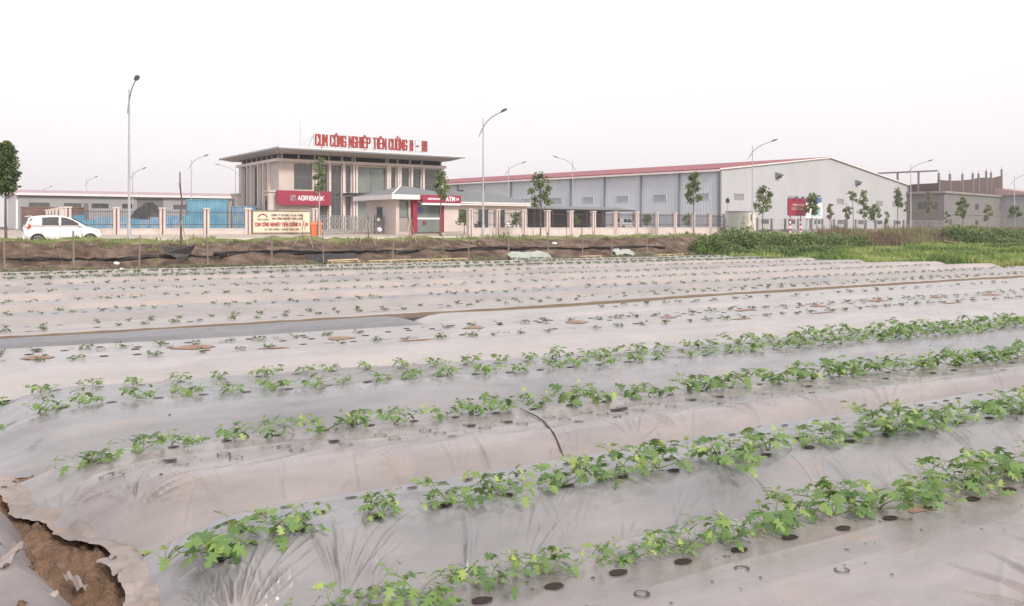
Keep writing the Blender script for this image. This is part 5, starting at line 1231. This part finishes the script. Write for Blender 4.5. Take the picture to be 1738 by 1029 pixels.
def tree(x, y, H_, z0, z1, hw, label, m=None, leaf=.17, n=1500, clusters=12, tr=.06, bark='bark', fork=None, seed=1, group='roadside trees', name='young_tree', squash=1.0, lean=0):
    r = np.random.RandomState(seed); rr = random.Random(seed); m = m or TREE
    b = tz(x, y) - .05; t = empty(name, (x, y, b), rr.random() * 6); tag(t, label, 'tree', group)
    z0, z1 = z0 - b, z1 - b; top = z0 + (z1 - z0) * .5
    lx, ly = rr.uniform(-.15, .15) + lean, rr.uniform(-.15, .15); f0 = fork if fork else z0 - .1
    tp = [(0, 0, -.1), (lx * .3 + rr.uniform(-.03, .03), ly * .3, f0 * .5), (lx * .7, ly * .7, f0), (lx, ly, top)]
    mb = MB(); mb.tube(tp, [tr * 1.3, tr, tr * .8, tr * .35], 7); cs = []
    for i in range(clusters):
        k = (i + .5) / clusters; zz = z0 + (z1 - z0) * (k * .86 + .07); env = 1.12 * hw * (math.sin(math.pi * min(1, (k * .8 + .16))) ** .7) * .72
        a = i * 2.4 + rr.uniform(-.4, .4); d = env * rr.uniform(.35, 1.05)
        cs.append((lx + math.cos(a) * d, ly + math.sin(a) * d, zz, max(hw * .38, (z1 - z0) * .10) * rr.uniform(.75, 1.35)))
    mb.build('trunk', M[bark], t)
    lb = MB()
    for (cx_, cy_, cz_, cr_) in cs:
        zb = max(f0, cz_ - hw * rr.uniform(.8, 1.4)); zb = min(zb, top); k = (zb - f0) / max(.01, top - f0); p0 = (lx * (.7 + .3 * k), ly * (.7 + .3 * k), zb)
        lb.tube([p0, ((p0[0] + cx_) / 2, (p0[1] + cy_) / 2, (zb + cz_) / 2 - .03), (cx_, cy_, cz_)], [tr * .4, tr * .25, tr * .1], 5)
    lb.build('limbs', M[bark], t)
    P = []; T_ = []
    for (cx_, cy_, cz_, cr_) in cs:
        k = int(.75 * n / clusters * rr.uniform(.6, 1.4)); g = r.randn(k, 3); g /= np.linalg.norm(g, axis=1)[:, None]; g *= (r.rand(k, 1) ** .6) * cr_ * 1.15
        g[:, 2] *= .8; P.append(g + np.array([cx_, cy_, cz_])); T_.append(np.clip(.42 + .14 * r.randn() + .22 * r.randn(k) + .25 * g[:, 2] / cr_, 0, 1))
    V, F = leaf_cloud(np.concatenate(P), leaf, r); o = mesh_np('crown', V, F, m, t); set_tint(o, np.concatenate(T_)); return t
#    x      y     top..
def at_px(X, D, yt, yb): return 1.7 + (385 - yt) * D / 1490, 1.7 + (385 - yb) * D / 1490
def T2(x, D, yt, yb, hwpx, label, **k):
    zt, zb = at_px(0, D, yt, yb); return tree(x, D, zt, zb, zt, hwpx * D / 1490, label, seed=int(abs(x) * 10) + 3, **k)
T2(-23.05, 40, 238, 330, 22, 'dense dark green roadside tree cut off by the left edge', leaf=.12, n=9000, clusters=26, tr=.055)
T2(-15.6, 71, 264, 330, 15, 'sparse tree with pale trunk before the office upper windows', n=700, clusters=8, bark='palebark', fork=3.4, leaf=.2, tr=.07)
T2(-5.95, 73, 288, 340, 15, 'green tree overlapping the right half of the cash booth sign', n=1100, clusters=9, leaf=.19)
T2(2.48, 77, 291, 354, 21, 'forked tree with light green crown between outbuilding and carport', n=1500, clusters=12, fork=2.0, leaf=.22)
T2(19.08, 92, 290, 347, 15, 'slim tree before the shaded side wall near the warehouse corner', n=1300, clusters=10, leaf=.24)
T2(28.8, 101, 315, 363, 17, 'round crowned young tree in front of the pale green cabinet', n=1100, clusters=9, leaf=.25)
T2(36.9, 108, 328, 364, 15, 'tree between the dark red and the white billboards', n=1300, clusters=9, leaf=.25)
T2(43.4, 120, 344, 372, 7, 'thin brownish tree just right of the white billboard', m=DRYT, n=300, clusters=5, leaf=.26, tr=.04)
T2(46.6, 122, 350, 372, 8, 'low green tree between the bare sticks before the gable', n=420, clusters=5, leaf=.26, tr=.04)
T2(48.6, 125, 324, 342, 9, 'tall thin tree with a small high crown before the gable', n=380, clusters=5, leaf=.27, tr=.05)
T2(51.0, 127, 321, 370, 8, 'narrow column shaped tree before the gable', n=800, clusters=8, leaf=.28, tr=.05)
T2(50.4, 122, 346, 373, 11, 'round low tree right of the narrow column shaped one', n=700, clusters=7, leaf=.27, tr=.05)
T2(53.6, 125, 357, 382, 4, 'smallest dark sapling before the right end of the gable', n=220, clusters=4, leaf=.25, tr=.03)
T2(56.2, 128, 319, 352, 9, 'leafy tree near the gable end, taller than its neighbours', n=800, clusters=8, leaf=.28, tr=.06)
T2(58.4, 130, 341, 364, 7, 'sparse brownish tree at the seam of gable and block building', m=DRYT, n=240, clusters=5, leaf=.26, tr=.05)
T2(66.6, 140, 324, 364, 8, 'tall dry brown tree before the wide window of the block building', m=DRYT, n=520, clusters=7, leaf=.3, tr=.05)
T2(69.3, 140, 357, 380, 4, 'thin short sapling before the grey block wall corner', n=200, clusters=4, leaf=.26, tr=.03)
T2(69.4, 135, 334, 370, 11, 'fullest green tree before the grey block wall', n=1100, clusters=9, leaf=.3, tr=.06)
T2(75.8, 140, 346, 376, 9, 'brownish tree before the small windows of the block wall', m=DRYT, n=420, clusters=6, leaf=.3, tr=.05)
T2(80.1, 140, 349, 369, 11, 'green tree at the right edge beyond the bushes', n=600, clusters=6, leaf=.3, tr=.05)
for x, y, zt, hw_, lab in ((.35, 86.5, 3.2, .8, 'round clipped tree before the outbuilding wall'), (-4.6, 84.5, 3.1, .75, 'dark shrub tree behind the first pillar right of the cash booth'), (16.2, 104.5, 3.3, .85, 'round shrub tree right of the carport behind the pillars'), (21.8, 108.3, 3.3, .85, 'round shrub tree behind the fence below the warehouse side wall'), (7.0, 98, 3.0, .8, 'leafy shrub tree before the dark carport')):
    tree(x, y, zt, 1.9, zt, hw_, lab, n=700, clusters=8, leaf=.17, tr=.04, seed=int(x * 7 + 99), group='shrub trees behind the fence', name='shrub_tree')
# bare stick tree with its props, and other propped sticks
def stick(x, y, H_, lab, props, thick=.035, leafy=False):
    b = tz(x, y); t = empty('bare_sapling', (x, y, b)); tag(t, lab, 'sapling', 'propped saplings along the bank')
    r = random.Random(int(x * 31)); pts = [(0, 0, -.1)]
    for i in range(1, 8): pts.append((pts[-1][0] + r.uniform(-.06, .05), r.uniform(-.04, .04), H_ * i / 7))
    mb = MB(); mb.tube(pts, [thick * (1 - .07 * i) for i in range(8)], 7); mb.tube([pts[5], (pts[5][0] - .12, 0, pts[5][2] + .5)], [.015, .008], 5); mb.build('trunk', M['bark'], t)
    for (dx, dy) in props: MB().tube([(dx, dy, -.35), (-dx * .12, -dy * .1, 1.05 + abs(dx) * .3)], [.018, .014], 5).build('prop', M['bamboo'], t)
stick(-16.2, 43, 3.45, 'bare crooked dark sapling with bamboo props left of the name board', [(-.35, -.5), (.62, -.6), (.1, .7)], .06)
stick(-10.9, 46.0, 1.55, 'short bare sapling with splayed props below the name board', [(-.5, -.5), (.7, -.7), (.1, .6)], .02)
stick(-7.9, 48.0, 1.5, 'short bare sapling with crossed props before the folding gate', [(-.45, -.5), (.55, -.3), (.05, .6)], .02)
stick(-5.7, 49.5, 1.5, 'short bare sapling with leaning props before the gate house', [(-.55, -.5), (.45, -.4), (.05, .6)], .02)
stick(42.6, 117, 3.6, 'leafless stick left of the bare twin before the gable', [(.3, 0)], .06); stick(45.4, 119, 4.2, 'taller leafless stick before the gable windows', [(.3, 0)], .06)

# fence stakes along the field edge
r = random.Random(21)
stakes = [(-20.37, 35.25, 1.45), (-18.3, 36.65, 1.55), (-16.16, 38.05, 1.5), (-13.75, 39.7, 1.4), (-11.32, 41.35, 1.35), (-9.18, 42.75, 1.5), (-6.09, 44.7, 1.0), (-2.34, 47.15, 1.25), (-.2, 48.55, 1.55), (2.05, 50.05, 1.3), (4.14, 51.45, 1.7), (5.98, 52.75, 1.1), (8.37, 54.45, 1.2), (11.2, 56.55, 1.2), (12.85, 57.85, 1.1),
          (-5.47, 47.4, .9), (-3.8, 48.45, .9), (-1.05, 50.25, 1.0), (1.25, 51.8, 1.0), (3.32, 53.2, 1.4), (5.07, 54.4, 1.0), (7.25, 56, .9), (10.42, 58.35, 1.0)]
where = ['leftmost stake, at the photo edge', 'stake below the white car', 'stake left of the dark plastic flap', 'stake left of the name board', 'stake below the name board', 'stake below the orange bin', 'stake below the gate house', 'stake just left of the lamp before the outbuilding', 'stake right of the lamp before the outbuilding', 'stake beside the pale tarp', 'tallest stake, dark and double, before the carport', 'stake right of the double one', 'stake before the pillar fence', 'stake before the warehouse corner', 'rightmost stake, by the bushes']
for i, (x, y, h) in enumerate(stakes):
    z = tz(x, y); o = MB(); dx, dy = r.uniform(-.06, .06), r.uniform(-.05, .05); rd = r.uniform(.032, .05) * (1 if i < 15 else .6)
    o.tube([(0, 0, -.25), (dx * .4, dy * .4, h * .5), (dx, dy, h)], [rd, rd * .95, rd * .85], 7); ob = o.build('wooden_stake', M['wood'], smooth=False); ob.location = (x, y, z)
    tag(ob, ('weathered ' + where[i]) if i < 15 else 'short thin stake, %s in the back row of stakes on the bank' % ordinal(i - 14), 'stake', 'stakes along the field edge')
# black plastic barrier strips on the bank
bl = [(-23.46, 35.35), (-22.45, 36.0), (-21.4, 36.7), (-20.33, 37.45), (-19.2, 38.2), (-18.03, 39.0), (-16.8, 39.8), (-15.52, 40.65), (-14.19, 41.55), (-12.81, 42.5), (-11.34, 43.45), (-9.81, 44.45), (-8.21, 45.5), (-6.54, 46.6), (-4.77, 47.7), (-2.92, 48.9), (-.98, 50.2), (1.07, 51.55), (3.24, 53.0), (5.53, 54.6), (7.99, 56.4), (10.62, 58.4)]
BL = smooth_line(np.array(bl), 10)
def barrier(i0, i1, h, lab, seed):
    P = BL[i0:i1]; n = len(P); s = np.arange(n) * .18; z = terrain(P[:, 0], P[:, 1]); k = 7
    V = []
    for j in range(k):
        t = j / (k - 1); off = (fbm(s * 1.2, s * 0 + j * .6, seed, 3) - .5) * .22; hh = h * (.5 + .6 * vnoise(s * .5, s * 0, seed + 5))
        V.append(np.stack([P[:, 0] + .55 * off + .10 * t, P[:, 1] - .83 * off - .10 * t, z - .04 + hh * t + (fbm(s * 2, s * 0 + j, seed + 9, 2) - .5) * .10 * t - (terrain(P[:, 0], P[:, 1]) - np.convolve(np.pad(z, 12, 'edge'), np.ones(25) / 25, 'valid')) * .7], -1))
    V = np.stack(V, 1).reshape(-1, 3); o = mesh_np('plastic_barrier', V, gridfaces(n, k), M['black_film'], smooth=True)
    so_ = o.modifiers.new('thickness', 'SOLIDIFY'); so_.thickness = .012
    tag(o, lab, 'plastic barrier', 'black plastic barriers on the bank')
barrier(0, 84, .18, 'thin sagging black plastic strip on the bank below the white car', 3)
barrier(80, 190, .26, 'black plastic strip on the bank from the dark flap to the folding gate', 14)
barrier(186, 209, .26, 'black plastic strip on the bank between bin and pale tarp', 25); 
# dark flap
fl_ = MB().ext([(-.75, 0, .55), (.75, .1, .62), (.5, .15, .2), (.25, .1, -.28), (-.02, 0, -.30), (-.1, 0, .05), (-.5, 0, .28)], (.03, .05, 0)).build('plastic_flap', M['black_film']); fl_.location = (-15.2, 40.0, tz(-15.2, 40.0) + .05); fl_.rotation_euler = (0, 0, R(28))
tag(fl_, 'torn black plastic flap hanging down the bank below the blue hoarding', 'plastic flap')
def sheet(name, x, y, w_, d_, hgt, m, lab, cat, seed, rz=R(33)):
    n, k = 34, 12; s = np.linspace(-.5, .5, n)[:, None]; t = np.linspace(-.5, .5, k)[None]
    X = s * w_ + 0 * t; Y = t * d_ + s * .0 + (fbm(s * 5, t * 3, seed, 2) - .5) * .1; Z = (t + .5) * hgt + (fbm(s * 6, t * 4, seed, 3) - .5) * .22 + .03
    o = mesh_np(name, np.stack([X, Y, Z], -1).reshape(-1, 3), gridfaces(n, k), m, smooth=True); o.modifiers.new('thickness', 'SOLIDIFY').thickness = .012
    o.location = (x, y, tz(x, y)); o.rotation_euler = (0, 0, rz); tag(o, lab, cat)
sheet('tarpaulin', 1.0, 48.9, 2.7, .7, .42, M['tarp'], 'pale green tarpaulin heaped at the field edge below the carport', 'tarpaulin', 5)
sheet('tarpaulin', -8.9, 43.4, 2.6, .6, .42, M['black_film'], 'dark sheet slumped on the bank left of the straw coloured poles', 'tarpaulin', 15)
sheet('tarpaulin', 6.8, 53.6, 1.5, .5, .3, M['tarp'], 'small greenish tarpaulin between pale boards right of the carport', 'tarpaulin', 25)
def poles(x, y, L_, n, m, lab, ang=33, dark=False):
    t = empty('pole_bundle', (x, y, tz(x, y) + .03), R(ang)); tag(t, lab, 'pole bundle', 'bundles of poles at the field edge'); r_ = random.Random(int(x * 17 + 900))
    for i in range(n):
        a = r_.uniform(-.03, .03); dx = r_.uniform(-.3, .3); rd = r_.uniform(.03, .05); yy = (i % 3) * .09 - .09; zz = (i // 3) * .075 + .03
        MB().tube([(-L_ / 2 + dx, yy - a * L_ / 2, zz), (dx, yy, zz + .02), (L_ / 2 + dx * .5, yy + a * L_ / 2, zz + r_.uniform(-.02, .04))], [rd, rd * .95, rd * .8], 7).build('pole', m, t)
poles(-19.9, 34.95, 1.5, 5, M['bark'], 'dark pole bundle cut off by the left edge')
poles(-14.9, 38.3, 3.6, 3, M['wood'], 'thin grey pole bundle below the blue hoarding')
poles(-13.4, 39.35, 2.9, 7, M['bark'], 'dark brown pole bundle below the left railings')
poles(-11.0, 41.0, 2.6, 3, M['wood'], 'grey pole bundle below the name board')
poles(-8.1, 42.85, 1.5, 8, M['bamboo'], 'short thick straw coloured pole bundle below the orange bin', 36)
poles(-5.9, 44.3, 3.2, 5, M['bamboo'], 'long straw coloured pole bundle below the gate house', 32)
poles(-3.4, 45.9, 2.4, 4, M['bamboo'], 'straw coloured pole bundle below the cash booth', 33)
poles(4.7, 51.3, 1.4, 5, M['bamboo'], 'pale pole bundle right of the greenish tarp heap', 30)
poles(9.9, 55.1, 2.6, 6, M['bamboo'], 'pale pole bundle before the warehouse corner', 38)
for x, y, s, lab in ((-16.5, 37.2, .14, 'white lump of foam at the foot of the bank below the blue hoarding'), (-17.4, 38.6, .14, 'small white scrap on the bank right of the white car'), (2.6, 53.9, .16, 'pale scrap on the bank below the carport')):
    o = mesh_np('foam_lump', np.array([((.8 + .4 * r.random()) * math.cos(a) * math.cos(b) * s, (.8 + .4 * r.random()) * math.sin(a) * math.cos(b) * s * .7, s * .6 * (1 + math.sin(b))) for b in (-1.3, -.4, .5, 1.2) for a in [k * .785 for k in range(8)]]), [(i * 8 + k, i * 8 + (k + 1) % 8, i * 8 + 8 + (k + 1) % 8, i * 8 + 8 + k) for i in range(3) for k in range(8)] + [tuple(range(24, 32)), tuple(range(8))[::-1]], M['white'])
    o.location = (x, y, tz(x, y)); tag(o, lab, 'scrap')

# ================================================================== grass, reeds, bushes
def blades(name, X, Y, h, m, lab, n_per=4, wd=.02, spread=.12, seed=0, tint=None, cat='grass'):
    r = np.random.RandomState(seed); n = len(X); Z = terrain(X, Y)
    X = np.repeat(X, n_per) + r.randn(n * n_per) * spread; Y = np.repeat(Y, n_per) + r.randn(n * n_per) * spread; Z = np.repeat(Z, n_per) - .03
    H_ = np.repeat(h if hasattr(h, '__len__') else np.full(n, h), n_per) * (.5 + .8 * r.rand(len(X)))
    a = r.rand(len(X)) * 6.283; le = (r.rand(len(X)) * .7) * H_; ws = wd * (.6 + .8 * r.rand(len(X))); b = r.rand(len(X)) * 6.283
    P0 = np.stack([X - np.cos(b) * ws, Y - np.sin(b) * ws, Z], -1); P1 = np.stack([X + np.cos(b) * ws, Y + np.sin(b) * ws, Z], -1)
    mX, mY = X + np.cos(a) * le * .35, Y + np.sin(a) * le * .35
    P2 = np.stack([mX + np.cos(b) * ws * .8, mY + np.sin(b) * ws * .8, Z + H_ * .6], -1); P3 = np.stack([mX - np.cos(b) * ws * .8, mY - np.sin(b) * ws * .8, Z + H_ * .6], -1)
    P4 = np.stack([X + np.cos(a) * le, Y + np.sin(a) * le, Z + H_ * .95], -1)
    V = np.stack([P0, P1, P2, P3, P4], 1).reshape(-1, 3); k = np.arange(len(X))[:, None] * 5
    F = np.concatenate([k + np.array([[0, 1, 2]]), k + np.array([[0, 2, 3]]), k + np.array([[3, 2, 4]])], 1).reshape(-1, 3)
    T_ = np.repeat(np.clip((fbm(X * .5, Y * .5, 5) - .5) * 2.6 + .48 + .2 * r.randn(len(X)), 0, 1), 3)
    o = mesh_np(name, V, F, m); set_tint(o, T_); tag(o, lab, cat, kind='stuff'); return o
def scatter(q0, q1, x0, x1, y0, y1, n, seed, dens=None):
    r = np.random.RandomState(seed); X = r.uniform(x0, x1, n * 6); Y = r.uniform(y0, y1, n * 6); q = qdist(X, Y)
    k = (q > q0) & (q < q1) & (np.abs(X / Y) < .64)
    if dens is not None: k &= r.rand(len(X)) < dens(X, Y)
    return X[k][:n], Y[k][:n]
X, Y = scatter(-19.3, -16.3, -32, 75, 30, 125, 9000, 1, lambda x, y: sst(.38, .62, fbm(x * .45, y * .45, 2)) * np.clip(60 / y, .2, 1))
blades('verge_grass', X, Y, .11 + .15 * vnoise(X * .6, Y * .6, 4), VERGE, 'patchy green and straw grass along the road verge', 6, .022, .10, 2)
X, Y = scatter(-22.6, -18.5, -32, 75, 30, 125, 5000, 5, lambda x, y: sst(.40, .68, fbm(x * .5, y * .5, 12)) * np.clip(60 / y, .2, 1))
blades('dry_weeds', X, Y, .2, REED, 'dry brown weeds and stalks scattered over the earth bank', 4, .018, .12, 3)
X, Y = scatter(-24.2, -21.8, -24, 14, 32, 60, 1500, 8, lambda x, y: sst(.45, .6, fbm(x * .8, y * .8, 15)))
blades('edge_weeds', X, Y, .14, VERGE, 'low green weeds at the foot of the bank beside the last bed', 5, .02, .10, 4)
def insfield(X, Y):
    u, v = xy2uv(X, Y); return u < (38.6 + (41.4 - v) / 18 * 3)
r2 = np.random.RandomState(4); X = r2.uniform(12, 75, 90000); Y = r2.uniform(30, 92, 90000); q = qdist(X, Y); u, v = xy2uv(X, Y)
k = (q < -22.6) & ~insfield(X, Y) & (X / Y < .66) & (r2.rand(len(X)) < np.clip(45 / Y, .2, 1)) & (v > 5) & (u < 95)
X, Y = X[k][:26000], Y[k][:26000]
h = .18 + .34 * sst(.35, .7, fbm(X * .35, Y * .35, 33)) + .10 * vnoise(X * 1.1, Y * 1.1, 3)
blades('meadow_grass', X, Y, h, GRASS, 'bright green low crop and grass beyond the right end of the beds', 6, .035, .16, 6)
X, Y = scatter(-22.8, -17.8, 26, 75, 68, 125, 11000, 9, lambda x, y: .3 + .7 * sst(.35, .55, fbm(x * .3, y * .3, 22)))
blades('dry_reeds', X, Y, .55 + .4 * vnoise(X * .4, Y * .4, 7), REED, 'brown dry reeds covering the bank behind the bright green grass', 4, .03, .14, 7)
def bush(x, y, rx, ry, hz, label, n, seed, rz=R(38), leaf=.16, m=None):
    r = np.random.RandomState(seed); b = tz(x, y); t = empty('bush', (x, y, b), rz); tag(t, label, 'bush', 'bushes at the bank')
    k = r.randn(n, 3); k /= np.linalg.norm(k, axis=1)[:, None]; k[:, 2] = np.abs(k[:, 2]); rad = .62 + .42 * r.rand(n) ** .6
    lump = .72 + .55 * fbm(k[:, 0] * 2.6 + seed, k[:, 1] * 2.6 + k[:, 2] * 2.2, seed, 3)
    P = k * np.array([rx, ry, hz]) * (rad * lump)[:, None]; P[:, 2] += -.08
    ca, sa = math.cos(rz), math.sin(rz); wx = x + P[:, 0] * ca - P[:, 1] * sa; wy = y + P[:, 0] * sa + P[:, 1] * ca
    P[:, 2] += np.clip(terrain(wx, wy) - b, -1.2, 1.2) * .9
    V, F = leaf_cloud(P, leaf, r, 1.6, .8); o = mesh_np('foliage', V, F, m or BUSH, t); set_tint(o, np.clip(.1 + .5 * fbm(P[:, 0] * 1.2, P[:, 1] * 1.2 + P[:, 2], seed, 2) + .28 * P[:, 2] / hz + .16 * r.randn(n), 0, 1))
    mb = MB(); rr = random.Random(seed)
    for i in range(9):
        a = rr.random() * 6.28; d = rr.uniform(.3, .8); mb.tube([(math.cos(a) * .1, math.sin(a) * .1, -.1), (math.cos(a) * rx * d * .5, math.sin(a) * ry * d * .5, hz * .4), (math.cos(a) * rx * d, math.sin(a) * ry * d, hz * .8)], [.03, .02, .008], 5)
    mb.build('stems', M['bark'], t)
BU = [(13.4, 58.6, 1.9, 1.4, 1.1, 'leftmost bush of the bank, low beside the last stake'), (15.8, 60.4, 2.2, 1.8, 1.6, 'tall bush directly before the transformer cabinet'), (18.6, 62.6, 2.4, 1.9, 1.35, 'bush right of the one before the cabinet'),
      (21.6, 65.0, 2.5, 1.9, 1.45, 'wide bush below the dark red billboard'), (24.4, 67.4, 2.4, 1.9, 1.2, 'bush below and right of the white billboard'), (27.0, 69.4, 1.9, 1.5, .9, 'low bush where the dry reeds begin'),
      (14.6, 56.6, 1.8, 1.0, .75, 'low vine mound touching the corner of the farthest bed'), (17.6, 58.9, 2.2, 1.1, .85, 'dark low vine mound in front of the tall bushes'), (21.0, 61.4, 2.3, 1.2, .8, 'blue green vine mound below the dark red billboard'), (24.0, 63.9, 2.0, 1.1, .65, 'last vine mound before the bright grass')]
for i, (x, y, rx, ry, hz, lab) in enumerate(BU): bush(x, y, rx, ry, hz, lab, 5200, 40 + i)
BR = [(43.0, 83.5, 2.6, 2.0, 1.9, 'tallest rounded bush left of the right edge bushes'), (46.6, 87.3, 3.0, 2.2, 1.7, 'wide bush below the fullest green tree'), (50.8, 91.0, 3.0, 2.2, 1.6, 'bush before the end of the block building'), (55.0, 94.6, 3.0, 2.2, 1.5, 'bush at the right edge of the photo'),
      (47.5, 84.0, 2.4, 1.5, .9, 'low spreading bush in front of the wide one'), (53.0, 88.2, 2.4, 1.5, .9, 'low spreading bush in front of the right edge bush')]
for i, (x, y, rx, ry, hz, lab) in enumerate(BR): bush(x, y, rx, ry, hz, lab, 4200, 70 + i, leaf=.2)
for x, y, w_, lab in ((40.9, 80.0, 3.2, 'long pale plank leaning on the reeds by the tallest rounded bush'),):
    o = MB().bar((-w_ / 2, 0, .75), (w_ / 2, .3, .2), .3, .06).build('plank', M['bamboo']); o.location = (x, y, tz(x, y)); tag(o, lab, 'plank')

# ================================================================== haze
hz = MB().box(-260, 320, -30, 420, -2.5, 26).build('haze', [])
hm = bpy.data.materials.new('haze_air'); hm.use_nodes = True; hn = hm.node_tree; hn.nodes.clear()
ho = hn.nodes.new('ShaderNodeOutputMaterial'); hv = hn.nodes.new('ShaderNodeVolumePrincipled')
hv.inputs['Color'].default_value = (.93, .92, .93, 1); hv.inputs['Density'].default_value = .0005; hv.inputs['Anisotropy'].default_value = .2
hn.links.new(hv.outputs[0], ho.inputs['Volume']); hz.data.materials.append(hm); tag(hz, kind='stuff')
hz['label'] = 'thin pale haze in the air over the whole site'
